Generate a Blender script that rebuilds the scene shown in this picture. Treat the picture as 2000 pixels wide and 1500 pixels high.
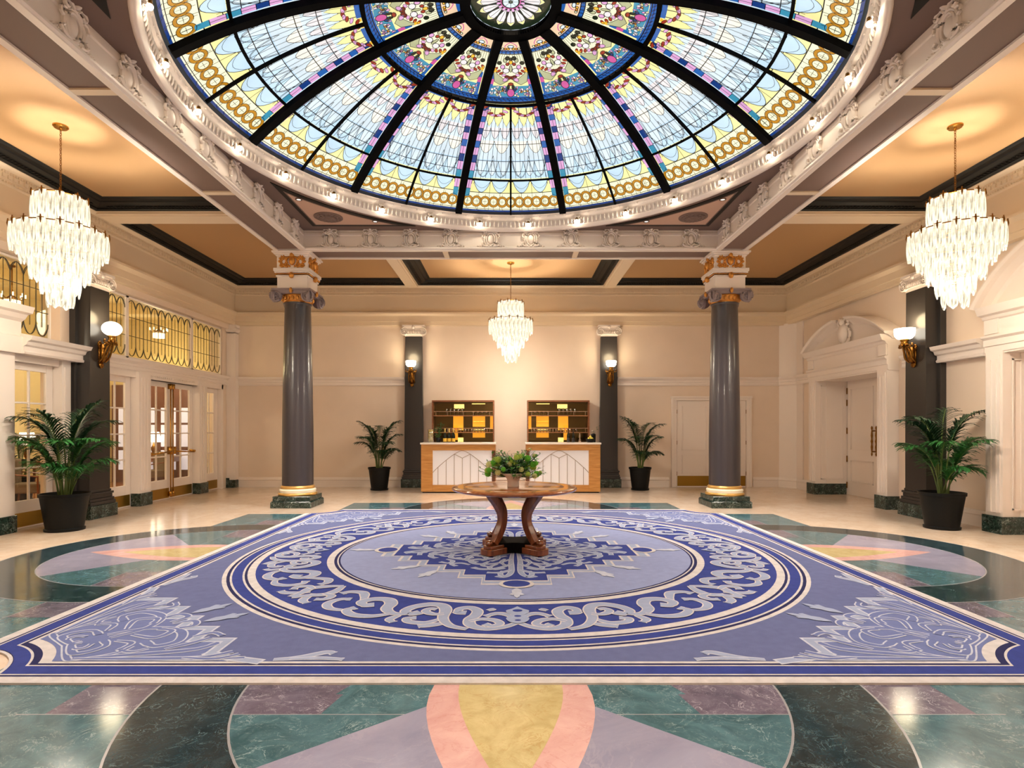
import bpy, math, random
from math import pi, sin, cos, sqrt, atan2
for o in list(bpy.data.objects): bpy.data.objects.remove(o)
SC = bpy.context.scene
# ---------------------------------------------------------------- camera, world, exposure
F = 1134.0
cam_d = bpy.data.cameras.new('camera'); cam = bpy.data.objects.new('camera', cam_d); SC.collection.objects.link(cam)
cam.location = (0, 0, 1.5); cam.rotation_euler = (pi/2, 0, 0)
cam_d.sensor_width = 36; cam_d.lens = 36*F/2000
cam_d.shift_x = 2.5/2000; cam_d.shift_y = 88/2000
cam_d.clip_start = .05
SC.camera = cam
W = bpy.data.worlds.new('world'); SC.world = W; W.use_nodes = True
W.node_tree.nodes['Background'].inputs[0].default_value = (.75, .85, 1, 1)
W.node_tree.nodes['Background'].inputs[1].default_value = 1.0
SC.view_settings.view_transform = 'Standard'; SC.view_settings.look = 'None'
SC.view_settings.exposure = 0.72; SC.view_settings.gamma = 1.0; SC.view_settings.use_curve_mapping = False
CY = 7.07            # centre of the dome, beams and floor pattern
XL, XR, YF, YB = -7.2, 7.2, -.95, 15.05
P_CHAND, P_DOWN, P_SCONCE, P_LOBBY = 500, 480, 9, 55
E_DROP, E_BULB, E_GLASS = .95, 105, .69
# ---------------------------------------------------------------- helpers
def lin(v):
    v /= 255.0
    return v/12.92 if v <= .04045 else ((v+.055)/1.055)**2.4
def C(r, g, b): return (lin(r), lin(g), lin(b), 1)
class MB:
    def __init__(s): s.v = []; s.f = []; s.m = []
    def add(s, vs, fs, m=0):
        n = len(s.v); s.v += [tuple(p) for p in vs]
        for f in fs: s.f.append(tuple(i+n for i in f)); s.m.append(m)
        return s
    def box(s, x0, x1, y0, y1, z0, z1, m=0):
        v = [(x, y, z) for z in (z0, z1) for y in (y0, y1) for x in (x0, x1)]
        return s.add(v, [(0,2,3,1),(4,5,7,6),(0,1,5,4),(2,6,7,3),(0,4,6,2),(1,3,7,5)], m)
    def poly(s, pts, m=0): return s.add(pts, [tuple(range(len(pts)))], m)
    def lathe(s, prof, c=(0,0,0), n=24, m=0, a0=0, a1=2*pi, sx=1, sy=1, cap=True):
        full = abs(a1-a0-2*pi) < 1e-6; k = n if full else n+1; vs = []
        for r, z in prof:
            for i in range(k):
                a = a0+(a1-a0)*i/n; vs.append((c[0]+r*cos(a)*sx, c[1]+r*sin(a)*sy, c[2]+z))
        fs = []
        for j in range(len(prof)-1):
            for i in range(n):
                i2 = (i+1) % k; fs.append((j*k+i, j*k+i2, (j+1)*k+i2, (j+1)*k+i))
        if cap and prof[0][0] > 1e-4 and full: fs.append(tuple(reversed(range(k))))
        if cap and prof[-1][0] > 1e-4 and full: fs.append(tuple((len(prof)-1)*k+i for i in range(k)))
        return s.add(vs, fs, m)
    def tube(s, pts, r, n=6, m=0, closed=False, flat=1.0):
        N = len(pts); vs = []; fs = []
        for i, p in enumerate(pts):
            a = pts[i-1] if (i > 0 or closed) else p; b = pts[(i+1) % N] if (i < N-1 or closed) else p
            t = [b[k]-a[k] for k in range(3)]; L = sqrt(sum(q*q for q in t)) or 1; t = [q/L for q in t]
            up = (0,0,1) if abs(t[2]) < .9 else (1,0,0)
            u = (t[1]*up[2]-t[2]*up[1], t[2]*up[0]-t[0]*up[2], t[0]*up[1]-t[1]*up[0]); L = sqrt(sum(q*q for q in u)); u = [q/L for q in u]
            w = (t[1]*u[2]-t[2]*u[1], t[2]*u[0]-t[0]*u[2], t[0]*u[1]-t[1]*u[0])
            rr = r[i] if isinstance(r, (list, tuple)) else r
            for k in range(n):
                an = 2*pi*k/n
                vs.append(tuple(p[q]+rr*(cos(an)*u[q]+sin(an)*w[q]*flat) for q in range(3)))
        for i in range(N if closed else N-1):
            for k in range(n):
                a = i*n+k; b = i*n+(k+1) % n; c2 = ((i+1) % N)*n
                fs.append((a, b, c2+(k+1) % n, c2+k))
        if not closed: fs += [tuple(reversed(range(n))), tuple((N-1)*n+k for k in range(n))]
        return s.add(vs, fs, m)
    def ball(s, c, rx, ry=None, rz=None, n=10, k=6, m=0):
        ry = ry or rx; rz = rz or rx
        pr = [(sin(pi*j/k), -cos(pi*j/k)) for j in range(k+1)]; vs = []; fs = []
        for q, z in pr:
            for i in range(n): a = 2*pi*i/n; vs.append((c[0]+rx*q*cos(a), c[1]+ry*q*sin(a), c[2]+rz*z))
        for j in range(k):
            for i in range(n): fs.append((j*n+i, j*n+(i+1) % n, (j+1)*n+(i+1) % n, (j+1)*n+i))
        return s.add(vs, fs, m)
    def sweep(s, path, prof, closed=False, m=0, cap=True):
        """path: XY list; prof: (offset to the left of travel, z) list"""
        N = len(path); vs = []
        for i, p in enumerate(path):
            def nrm(a, b):
                dx, dy = b[0]-a[0], b[1]-a[1]; L = sqrt(dx*dx+dy*dy); return (-dy/L, dx/L)
            n1 = nrm(path[i-1], p) if (i > 0 or closed) else None
            n2 = nrm(p, path[(i+1) % N]) if (i < N-1 or closed) else None
            n1 = n1 or n2; n2 = n2 or n1
            bx, by = n1[0]+n2[0], n1[1]+n2[1]; d = (bx*n1[0]+by*n1[1]) or 1
            bx /= d; by /= d
            for o, z in prof: vs.append((p[0]+bx*o, p[1]+by*o, z))
        K = len(prof); fs = []
        for i in range(N if closed else N-1):
            for j in range(K-1):
                a = i*K+j; b = ((i+1) % N)*K+j; fs.append((a, b, b+1, a+1))
        if cap and not closed: fs += [tuple(range(K)), tuple(reversed([(N-1)*K+j for j in range(K)]))]
        return s.add(vs, fs, m)
    def slab(s, pts, z0, z1, m=0):
        n = len(pts); v = [(x, y, z0) for x, y in pts]+[(x, y, z1) for x, y in pts]
        return s.add(v, [tuple(reversed(range(n))), tuple(range(n, 2*n))]+[(i, (i+1) % n, n+(i+1) % n, n+i) for i in range(n)], m)
    def xf(s, fn): s.v = [fn(*p) for p in s.v]; return s
    def join(s, o, fn=None, moff=0):
        n = len(s.v); s.v += [fn(*p) for p in o.v] if fn else list(o.v)
        s.f += [tuple(i+n for i in f) for f in o.f]; s.m += [q+moff for q in o.m]; return s
    def build(s, name, mats, parent=None, smooth=False, loc=None, rz=0, bevel=0, label=None, fix=True):
        me = bpy.data.meshes.new(name); me.from_pydata(s.v, [], s.f)
        for q in (mats if isinstance(mats, (list, tuple)) else [mats]): me.materials.append(q)
        if any(s.m): me.polygons.foreach_set('material_index', s.m)
        if fix:
            import bmesh
            bm = bmesh.new(); bm.from_mesh(me); bmesh.ops.recalc_face_normals(bm, faces=bm.faces); bm.to_mesh(me); bm.free()
        if smooth:
            me.polygons.foreach_set('use_smooth', [True]*len(me.polygons))
        o = bpy.data.objects.new(name, me); SC.collection.objects.link(o)
        if smooth == 'auto':
            md = o.modifiers.new('e', 'EDGE_SPLIT'); md.split_angle = math.radians(38)
        if bevel:
            b = o.modifiers.new('b', 'BEVEL'); b.width = bevel; b.segments = 2; b.limit_method = 'ANGLE'; b.angle_limit = .6
        if parent: o.parent = parent
        if loc: o.location = loc
        o.rotation_euler[2] = rz
        if label: o['label'] = label
        return o
def thing(name, label, cat, loc=(0,0,0), rz=0, group=None):
    o = bpy.data.objects.new(name, None); SC.collection.objects.link(o); o.location = loc; o.rotation_euler[2] = rz
    o.empty_display_size = .1
    return tag(o, label, cat, group)
def tag(o, label, cat, group=None):
    o['label'] = label; o['category'] = cat
    if group: o['group'] = group
    return o
def struct(o, label=None):
    o['kind'] = 'structure'
    if label: o['label'] = label
    return o
def dup(root, loc, rz=0, label=None, group=None, sc=None):
    kids = list(root.children)
    r = root.copy(); SC.collection.objects.link(r); r.location = loc; r.rotation_euler[2] = rz
    if sc: r.scale = sc
    if label: r['label'] = label
    if group: r['group'] = group
    for ch in kids:
        c = ch.copy(); SC.collection.objects.link(c); c.parent = r
        for g in list(ch.children):
            d = g.copy(); SC.collection.objects.link(d); d.parent = c
    return r
def smooth2(pts, k=6):
    out = []; n = len(pts)
    for i in range(n-1):
        p0, p1, p2, p3 = pts[max(i-1,0)], pts[i], pts[i+1], pts[min(i+2,n-1)]
        for j in range(k):
            t = j/k
            out.append(tuple(.5*(2*b+(c-a)*t+(2*a-5*b+4*c-d)*t*t+(3*b-a-3*c+d)*t**3) for a, b, c, d in zip(p0, p1, p2, p3)))
    out.append(tuple(pts[-1])); return out
# ---------------------------------------------------------------- materials
def mat(name, col, rough=.5, metal=0, bump=0, bscale=30, coat=0, emit=None, es=0, var=0, vscale=3, spec=.5):
    m = bpy.data.materials.new(name); m.use_nodes = True; nt = m.node_tree; b = nt.nodes['Principled BSDF']
    b.inputs['Base Color'].default_value = col; b.inputs['Roughness'].default_value = rough; b.inputs['Metallic'].default_value = metal
    b.inputs['Coat Weight'].default_value = coat; b.inputs['Specular IOR Level'].default_value = spec
    if emit: b.inputs['Emission Color'].default_value = emit; b.inputs['Emission Strength'].default_value = es
    if bump or var:
        tc = nt.nodes.new('ShaderNodeTexCoord'); nz = nt.nodes.new('ShaderNodeTexNoise'); nt.links.new(tc.outputs['Object'], nz.inputs['Vector'])
        nz.inputs['Scale'].default_value = bscale; nz.inputs['Detail'].default_value = 4
    if bump:
        bp = nt.nodes.new('ShaderNodeBump'); bp.inputs['Strength'].default_value = bump; bp.inputs['Distance'].default_value = .01
        nt.links.new(nz.outputs['Fac'], bp.inputs['Height']); nt.links.new(bp.outputs['Normal'], b.inputs['Normal'])
    if var:
        n2 = nt.nodes.new('ShaderNodeTexNoise'); n2.inputs['Scale'].default_value = vscale; n2.inputs['Detail'].default_value = 5
        nt.links.new(tc.outputs['Object'], n2.inputs['Vector'])
        rp = nt.nodes.new('ShaderNodeValToRGB'); e = rp.color_ramp.elements
        e[0].position = .3; e[1].position = .7
        e[0].color = tuple(c*(1-var) for c in col[:3])+(1,); e[1].color = tuple(min(1, c*(1+var)) for c in col[:3])+(1,)
        nt.links.new(n2.outputs['Fac'], rp.inputs['Fac']); nt.links.new(rp.outputs['Color'], b.inputs['Base Color'])
    return m
def marble(name, c1, c2, vein, scale=1.2, rough=.12, vw=.03, vs=1.0, tile=0):
    m = bpy.data.materials.new(name); m.use_nodes = True; nt = m.node_tree; N = nt.nodes; L = nt.links; b = N['Principled BSDF']
    tc = N.new('ShaderNodeTexCoord')
    def noise(sc, det, dist=0, rough_=.6):
        n = N.new('ShaderNodeTexNoise'); n.inputs['Scale'].default_value = sc; n.inputs['Detail'].default_value = det
        n.inputs['Roughness'].default_value = rough_; n.inputs['Distortion'].default_value = dist; L.new(tc.outputs['Object'], n.inputs['Vector']); return n
    a = noise(scale*1.6, 8, 1.5, .65); r1 = N.new('ShaderNodeValToRGB'); r1.color_ramp.elements[0].color = c1; r1.color_ramp.elements[1].color = c2
    r1.color_ramp.elements[0].position = .35; r1.color_ramp.elements[1].position = .65; L.new(a.outputs['Fac'], r1.inputs['Fac'])
    prev = r1.outputs['Color']
    for sc, w, k in ((scale*2.2, vw, vs), (scale*6, vw*.7, vs*.6)):
        v = noise(sc, 6, 2.0, .62)
        s1 = N.new('ShaderNodeMath'); s1.operation = 'SUBTRACT'; s1.inputs[1].default_value = .5; L.new(v.outputs['Fac'], s1.inputs[0])
        s2 = N.new('ShaderNodeMath'); s2.operation = 'ABSOLUTE'; L.new(s1.outputs[0], s2.inputs[0])
        mr = N.new('ShaderNodeMapRange'); mr.inputs[1].default_value = 0; mr.inputs[2].default_value = w; mr.inputs[3].default_value = k; mr.inputs[4].default_value = 0
        L.new(s2.outputs[0], mr.inputs[0])
        mk = noise(sc*.7+1, 3); mm = N.new('ShaderNodeMath'); mm.operation = 'MULTIPLY'; 
        m2 = N.new('ShaderNodeMapRange'); m2.inputs[1].default_value = .42; m2.inputs[2].default_value = .62; L.new(mk.outputs['Fac'], m2.inputs[0])
        L.new(mr.outputs[0], mm.inputs[0]); L.new(m2.outputs[0], mm.inputs[1])
        mx = N.new('ShaderNodeMix'); mx.data_type = 'RGBA'; L.new(mm.outputs[0], mx.inputs[0]); L.new(prev, mx.inputs[6]); mx.inputs[7].default_value = vein
        prev = mx.outputs[2]
    if tile:
        br = N.new('ShaderNodeTexBrick'); br.offset = 0; br.inputs['Scale'].default_value = 1; br.inputs['Mortar Size'].default_value = .003
        br.inputs['Brick Width'].default_value = tile; br.inputs['Row Height'].default_value = tile
        br.inputs['Color1'].default_value = (1,1,1,1); br.inputs['Color2'].default_value = (.93,.93,.93,1); br.inputs['Mortar'].default_value = (.7,.66,.62,1)
        L.new(tc.outputs['Object'], br.inputs['Vector'])
        mx = N.new('ShaderNodeMix'); mx.data_type = 'RGBA'; mx.blend_type = 'MULTIPLY'; mx.inputs[0].default_value = 1
        L.new(prev, mx.inputs[6]); L.new(br.outputs['Color'], mx.inputs[7]); prev = mx.outputs[2]
    L.new(prev, b.inputs['Base Color']); b.inputs['Roughness'].default_value = rough
    return m
def wood(name, c1, c2, scale=6, rough=.3, axis='X', coat=.3):
    m = bpy.data.materials.new(name); m.use_nodes = True; nt = m.node_tree; N = nt.nodes; L = nt.links; b = N['Principled BSDF']
    tc = N.new('ShaderNodeTexCoord'); mp = N.new('ShaderNodeMapping'); L.new(tc.outputs['Object'], mp.inputs[0])
    mp.inputs['Scale'].default_value = {'X': (.5, 6, 6), 'Y': (6, .5, 6), 'Z': (6, 6, .5)}[axis]
    n = N.new('ShaderNodeTexNoise'); n.inputs['Scale'].default_value = scale; n.inputs['Detail'].default_value = 6; n.inputs['Distortion'].default_value = .8
    L.new(mp.outputs[0], n.inputs['Vector']); r = N.new('ShaderNodeValToRGB'); r.color_ramp.elements[0].color = c1; r.color_ramp.elements[1].color = c2
    r.color_ramp.elements[0].position = .3; r.color_ramp.elements[1].position = .7
    L.new(n.outputs['Fac'], r.inputs['Fac']); L.new(r.outputs['Color'], b.inputs['Base Color']); b.inputs['Roughness'].default_value = rough
    b.inputs['Coat Weight'].default_value = coat; b.inputs['Coat Roughness'].default_value = .1
    return m
def pane(name, tint, refl=.12, rough=.02):
    m = bpy.data.materials.new(name); m.use_nodes = True; nt = m.node_tree; N = nt.nodes; L = nt.links; N.remove(N['Principled BSDF'])
    t = N.new('ShaderNodeBsdfTransparent'); t.inputs[0].default_value = tint; g = N.new('ShaderNodeBsdfGlossy'); g.inputs['Roughness'].default_value = rough
    mx = N.new('ShaderNodeMixShader'); fr = N.new('ShaderNodeLayerWeight'); fr.inputs[0].default_value = .5
    pw = N.new('ShaderNodeMath'); pw.operation = 'POWER'; pw.inputs[1].default_value = 4; L.new(fr.outputs['Facing'], pw.inputs[0])
    ma = N.new('ShaderNodeMapRange'); ma.inputs[3].default_value = refl*.35; ma.inputs[4].default_value = min(1, refl*.35+.7); L.new(pw.outputs[0], ma.inputs[0])
    L.new(ma.outputs[0], mx.inputs[0]); L.new(t.outputs[0], mx.inputs[1]); L.new(g.outputs[0], mx.inputs[2]); L.new(mx.outputs[0], N['Material Output'].inputs[0])
    return m
def crystal(name, col, strength, tr):
    m = bpy.data.materials.new(name); m.use_nodes = True; nt = m.node_tree; N = nt.nodes; L = nt.links; N.remove(N['Principled BSDF'])
    tc = N.new('ShaderNodeTexCoord'); mp = N.new('ShaderNodeMapping'); mp.inputs['Scale'].default_value = (1,1,.12); L.new(tc.outputs['Object'], mp.inputs[0])
    nz = N.new('ShaderNodeTexNoise'); nz.inputs['Scale'].default_value = 45; nz.inputs['Detail'].default_value = 3; L.new(mp.outputs[0], nz.inputs['Vector'])
    mr = N.new('ShaderNodeMapRange'); mr.inputs[1].default_value = .35; mr.inputs[2].default_value = .65; mr.inputs[3].default_value = strength*.25; mr.inputs[4].default_value = strength*1.6
    L.new(nz.outputs['Fac'], mr.inputs[0])
    e = N.new('ShaderNodeEmission'); e.inputs[0].default_value = col; L.new(mr.outputs[0], e.inputs[1])
    t = N.new('ShaderNodeBsdfTransparent'); t.inputs[0].default_value = (1, .97, .9, 1)
    g = N.new('ShaderNodeBsdfGlossy'); g.inputs['Roughness'].default_value = .15
    a = N.new('ShaderNodeMixShader'); a.inputs[0].default_value = tr; L.new(e.outputs[0], a.inputs[1]); L.new(t.outputs[0], a.inputs[2])
    b = N.new('ShaderNodeMixShader'); b.inputs[0].default_value = .06; L.new(a.outputs[0], b.inputs[1]); L.new(g.outputs[0], b.inputs[2])
    L.new(b.outputs[0], N['Material Output'].inputs[0]); return m
def artglass(name, col, s=1.0, var=.12):
    m = bpy.data.materials.new(name); m.use_nodes = True; nt = m.node_tree; N = nt.nodes; L = nt.links; b = N['Principled BSDF']
    b.inputs['Base Color'].default_value = tuple(c*.25 for c in col[:3])+(1,); b.inputs['Roughness'].default_value = .25
    b.inputs['Emission Color'].default_value = col
    tc = N.new('ShaderNodeTexCoord'); nz = N.new('ShaderNodeTexNoise'); nz.inputs['Scale'].default_value = 2.5; nz.inputs['Detail'].default_value = 5
    L.new(tc.outputs['Object'], nz.inputs['Vector']); mr = N.new('ShaderNodeMapRange'); mr.inputs[1].default_value = .3; mr.inputs[2].default_value = .7
    mr.inputs[3].default_value = s*E_GLASS*(1-var); mr.inputs[4].default_value = s*E_GLASS*(1+var); L.new(nz.outputs['Fac'], mr.inputs[0]); L.new(mr.outputs[0], b.inputs['Emission Strength'])
    return m
M = {}
M['wall'] = mat('wall_paint', C(231,212,193), .6, bump=.05, bscale=8, var=.03, vscale=1.5)
M['trim'] = mat('trim_paint', C(236,224,214), .4)
M['ceil'] = mat('ceiling_paint', C(182,143,98), .7)
M['cream'] = mat('cream_paint', C(228,208,180), .5)
M['taupe'] = mat('taupe_paint', C(120,98,88), .6)
M['pink'] = mat('pink_beige_paint', C(205,170,148), .6)
M['black'] = mat('black_green_cornice_paint', C(13,12,11), .5, spec=.3)
M['pil'] = mat('charcoal_pilaster_paint', C(52,48,46), .3)
M['col'] = mat('charcoal_column_paint', C(66,60,62), .3, coat=.25)
M['cap'] = mat('grey_lilac_capital_paint', C(140,124,124), .4)
M['gold'] = mat('gilded_plaster', C(214,150,72), .35, .85, bump=.4, bscale=60)
M['brass'] = mat('brass', C(190,140,62), .25, 1)
M['oldbrass'] = mat('aged_brass', C(140,95,38), .3, 1, bump=.5, bscale=50)
M['kick'] = mat('brass_kick_plate', C(165,130,55), .3, .9)
M['greenm'] = marble('green_black_marble', C(18,30,25), C(38,58,50), C(190,205,195), 5, .15, .02, .8)
M['potblack'] = mat('black_planter', C(5,8,9), .5, spec=.25)
M['soil'] = mat('soil', C(40,28,18), .9)
M['leaf'] = mat('palm_leaf', C(40,98,42), .4, var=.3, vscale=6)
M['leafd'] = mat('palm_leaf_dark', C(28,62,36), .4, var=.3, vscale=6)
M['stem'] = mat('palm_stem', C(92,112,52), .5)
M['oak'] = wood('oak_veneer', C(176,116,50), C(208,150,80), 5, .4, 'X', .1)
M['mahog'] = wood('cherry_wood', C(150,78,32), C(196,122,64), 4, .22, 'X', .6)
M['mahogd'] = wood('cherry_leg_wood', C(92,44,20), C(146,80,38), 4, .3, 'Z', .4)
M['darkwood'] = mat('dark_plinth_wood', C(8,5,5), .8, spec=.1)
M['mirror'] = mat('bronze_mirror', C(95,80,50), .12, .9)
M['dark'] = mat('dark_interior', C(34,22,16), .5)
M['amber'] = mat('amber_reflection', C(220,150,40), .4, emit=C(232,158,40), es=.55)  # glow stands for a reflection in the bar mirror
M['amber2'] = mat('pale_reflection', C(240,210,110), .4, emit=C(250,220,120), es=.9)
M['white'] = mat('white_panel', C(240,238,242), .3)
M['counter'] = mat('pale_counter', C(240,228,215), .25)
M['line'] = mat('bronze_inlay_line', C(150,128,108), .4)
M['glass'] = pane('clear_glass', (.96,.96,.93,1), .12)
M['leadglass'] = pane('leaded_glass', (.84,.82,.70,1), .2)
M['lead'] = mat('lead_came', C(60,56,42), .5)
M['crys'] = crystal('lit_crystal', (1,.90,.68,1), E_DROP, .45)
M['crys2'] = crystal('lit_crystal_far', (1,.86,.58,1), E_DROP*.6, .45)
M['bulb'] = mat('lit_bulb', (1,1,1,1), .3, emit=(1,.84,.62,1), es=E_BULB)
M['shade'] = mat('lit_opal_shade', (1,1,1,1), .3, emit=(1,.9,.72,1), es=5)
M['lampshade'] = mat('lit_lamp_shade', (1,1,1,1), .5, emit=(1,.9,.7,1), es=2.2)
M['clearg'] = pane('drinking_glass', (.95,.95,.93,1), .8, .05)
# ================================================================ FLOOR
FM = [marble('cream_marble', C(222,196,170), C(232,210,186), C(206,172,144), 1.2, .13, .05, .5, 1.05),
      marble('teal_marble', C(54,90,96), C(84,122,130), C(176,198,198), 2.4, .12, .013, .8),
      marble('dark_green_marble', C(26,42,48), C(46,66,72), C(140,165,165), 2.6, .1, .012, .7),
      marble('lavender_marble', C(140,136,156), C(158,154,172), C(196,184,190), .8, .12, .02, .3),
      marble('purple_vein_marble', C(92,84,98), C(122,112,126), C(205,198,205), 2.6, .12, .016, .9),
      marble('pink_marble', C(204,154,148), C(220,178,170), C(190,120,110), 1.4, .12, .02, .5),
      marble('yellow_marble', C(184,164,110), C(204,186,134), C(176,142,86), 2.6, .12, .03, .7),
      mat('floor_joint', C(150,148,150), .3)]
fl = MB(); fl.box(XL-.6, XR+.8, YF, YB, -.1, 0, 0)
E = .0006
def fp(pts, k, m): fl.poly([(x, y, E*k) for x, y in pts], m)
for a, b in ((4.63, 3.18), (3.18, 4.72)): fp([(-a, CY-b), (a, CY-b), (a, CY+b), (-a, CY+b)], 1 if a > 4 else 1.5, 1)
for q in range(4):
    dc = 3.55 if q % 2 == 0 else 3.80
    ro = 2.05; ri = 1.54
    def T(u, w, q=q):   # u sideways, w outward from the centre
        a = q*pi/2; x, y = u, -w      # q=0 points to the camera side
        return (x*cos(a)-y*sin(a), CY+x*sin(a)+y*cos(a))
    def ring(k, r0, r1, a0, a1, m, n=40):
        for i in range(n):
            t0 = a0+(a1-a0)*i/n; t1 = a0+(a1-a0)*(i+1)/n
            P = [(r0*sin(t0), dc+r0*cos(t0)), (r1*sin(t0), dc+r1*cos(t0)), (r1*sin(t1), dc+r1*cos(t1)), (r0*sin(t1), dc+r0*cos(t1))]
            if r0 < 1e-6: P = P[1:3]+[(0, dc)]
            fp([T(*p) for p in P], k, m)
    ring(2, 0, ri, -pi/2-.3, pi/2+.3, 1)
    for s in (-1, 1):
        fp([T(s*x, w) for x, w in ((2.45, 4.02), (1.0, 4.02), (.9, 3.6), (2.45, 3.6))], 2.4, 4)
        fp([T(s*x, w) for x, w in ((1.45, 4.02), (1.0, 3.78), (.8, 3.6), (1.6, 3.6))], 2.6, 4)
    fp([T(x, w) for x, w in ((-.99, 3.79), (.99, 3.79), (.9, 3.6), (-.9, 3.6))], 2.8, 1)
    ring(3, ri, ro, -pi/2-.35, pi/2+.35, 2)
    ring(3.4, ri-.006, ri+.006, -pi/2-.3, pi/2+.3, 7, 60); ring(3.4, ro-.006, ro+.006, -pi/2-.3, pi/2+.3, 7, 60)
    ring(3, 0, ri-.006, -.87, .87, 3, 30)
    def petal(w0, w1, h, k, m, n=16, peak=.35):
        up = []
        for i in range(n+1):
            t = i/n; up.append((h*(sin(pi*t**.62))**.9 if 0 < t < 1 else 0, w0+(w1-w0)*t))
        fp([T(*p) for p in up]+[T(-x, w) for x, w in reversed(up[1:-1])], k, m)
    petal(3.2, 5.12, .46, 4, 5); petal(3.2, 4.72, .30, 5, 6)
    fp([T(-2.6, 4.024), T(2.6, 4.024), T(2.6, 4.018), T(-2.6, 4.018)], 2.9, 7)
floor = struct(fl.build('floor', FM, fix=False))
# ================================================================ CARPET (one mesh, woven pattern)
def pile(n, c, v=.1): return mat(n, c, .95, bump=.5, bscale=220, var=v, vscale=14, spec=.1)
KM = [pile('carpet_cream', C(208,199,194)), pile('carpet_navy', C(48,48,86)), pile('carpet_blue', C(60,70,136)), pile('carpet_periwinkle', C(104,109,146), .06),
      pile('carpet_lavender', C(148,154,188), .05), pile('carpet_silver', C(160,167,190), .05), pile('carpet_white_line', C(194,195,206)), pile('carpet_mist', C(112,120,162), .05)]
kx, ky, kh = .055, 7.08, 3.68
kp = MB(); KT = .014; KE = .0005
_kc = [0]
def kpoly(pts, k, m):
    _kc[0] = (_kc[0]+1) % 7; k = k+.07*_kc[0]
    kp.poly([(kx+x, ky+y, KT+KE*k) for x, y in pts], m)
def corner_outline(d, r):
    h = kh-d; out = []; cc = kh
    for q in range(4):
        a = pi/4+q*pi/2; sx = 1 if cos(a) > 0 else -1; sy = 1 if sin(a) > 0 else -1
        # arc round the corner point (sx*kh, sy*kh)
        e = sqrt(max(r*r-d*d, 0)); a0 = atan2(-d, -e) ; 
        pts = []
        t0 = math.asin(min(1, d/r)); 
        for i in range(13):
            t = t0+(pi/2-2*t0)*i/12
            pts.append((sx*(kh-r*cos(t)), sy*(kh-r*sin(t))))
        # t=t0 : x far from the corner, y near edge
        if sx*sy > 0: pts = pts[::-1]
        out += pts
    return out
lay = [(0,.52,0), (.085,.54,1), (.105,.545,0), (.12,.545,1), (.235,.63,0), (.25,.645,1), (.275,.69,0), (.305,.76,3)]
kp.slab([(kx+x, ky+y) for x, y in corner_outline(0,.52)], .001, KT, 0)
for i, (d, r, m) in enumerate(lay[1:]): kpoly(corner_outline(d, r), 1+i, (2 if i == 2 else m))
def kdisc(r, k, m, n=120): kpoly([(r*cos(2*pi*i/n), r*sin(2*pi*i/n)) for i in range(n)], k, m)
for i, (r, m) in enumerate(((3.205,0),(3.165,1),(3.135,0),(3.115,2),(3.02,0),(3.0,1),(2.975,0),(2.9,2),(2.19,0),(2.112,1),(2.08,0),(2.065,1),(2.045,4))): kdisc(r, 8+i, m)
def kribbon(pts, ws, k, m, cap=True):
    n = len(pts); L = []; R = []
    for i, p in enumerate(pts):
        a = pts[max(i-1,0)]; b = pts[min(i+1,n-1)]; dx, dy = b[0]-a[0], b[1]-a[1]; l = sqrt(dx*dx+dy*dy) or 1
        w = (ws[i] if isinstance(ws, list) else ws)/2; L.append((p[0]-dy/l*w, p[1]+dx/l*w)); R.append((p[0]+dy/l*w, p[1]-dx/l*w))
    for i in range(n-1): kpoly([L[i], R[i], R[i+1], L[i+1]], k, m)
def kfill(pts, k, m): kpoly(pts, k, m)
def taper(n, w, a=.3, b=.15, ball=0):
    out = []
    for i in range(n):
        t = i/(n-1); q = a+(1-a)*min(1, t*3) if t < .5 else 1
        if t > .5: q = 1-(1-b)*((t-.5)*2)**1.5
        if ball and t > .88: q = max(q, ball)
        out.append(w*q)
    return out
def scroll(pts, w, k, fn=lambda p: p, a=.4, b=.5, ball=.95, mi=5, mo=0, ow=.022, sm=8):
    w *= .8
    P = [fn(p) for p in smooth2(pts, sm)]; t = taper(len(P), w, a, b, ball)
    kribbon(P, [q+ow for q in t], k, mo); kribbon(P, t, k+.6, mi)
# rinceau in the ring band: u (m along the mid circle from the axis), t 0..1 inner to outer
half = [([(0,.66),(.1,.83),(.22,.9),(.33,.8),(.365,.6),(.34,.42),(.35,.24),(.43,.13),(.51,.2),(.5,.34),(.43,.34)], .10),
        ([(.36,.66),(.27,.56),(.17,.6),(.13,.72),(.18,.8),(.24,.74)], .07),
        ([(.03,.5),(.1,.36),(.18,.34),(.26,.46)], .07),
        ([(.34,.95),(.47,.86),(.57,.62),(.62,.3),(.7,.13),(.82,.13),(.92,.3),(.93,.5),(.85,.56),(.8,.47)], .11),
        ([(.6,.45),(.68,.5),(.77,.42),(.76,.3),(.7,.3)], .07), ([(.58,.62),(.66,.82),(.78,.84),(.83,.74),(.77,.68)], .075),
        ([(.52,.78),(.62,.9),(.68,.97)], .08), ([(.2,.14),(.26,.22)], .05),
        ([(.86,.56),(.98,.64),(1.1,.52),(1.16,.3),(1.26,.18),(1.38,.24),(1.42,.42),(1.34,.52),(1.27,.44)], .12),
        ([(1.0,.66),(1.1,.84),(1.24,.9),(1.36,.8),(1.34,.66)], .09), ([(.92,.66),(.94,.84),(.88,.92)], .07),
        ([(1.36,.8),(1.5,.86),(1.62,.74),(1.64,.52),(1.56,.42)], .08), ([(1.42,.42),(1.52,.24),(1.64,.12),(1.76,.2),(1.78,.34)], .09),
        ([(2.0,.1),(1.9,.3),(1.86,.5),(1.93,.68),(2.0,.9)], .1), ([(1.9,.5),(1.78,.5),(1.74,.64),(1.8,.74)], .08), ([(1.97,.6),(1.86,.86),(1.76,.9)], .08)]
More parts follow.
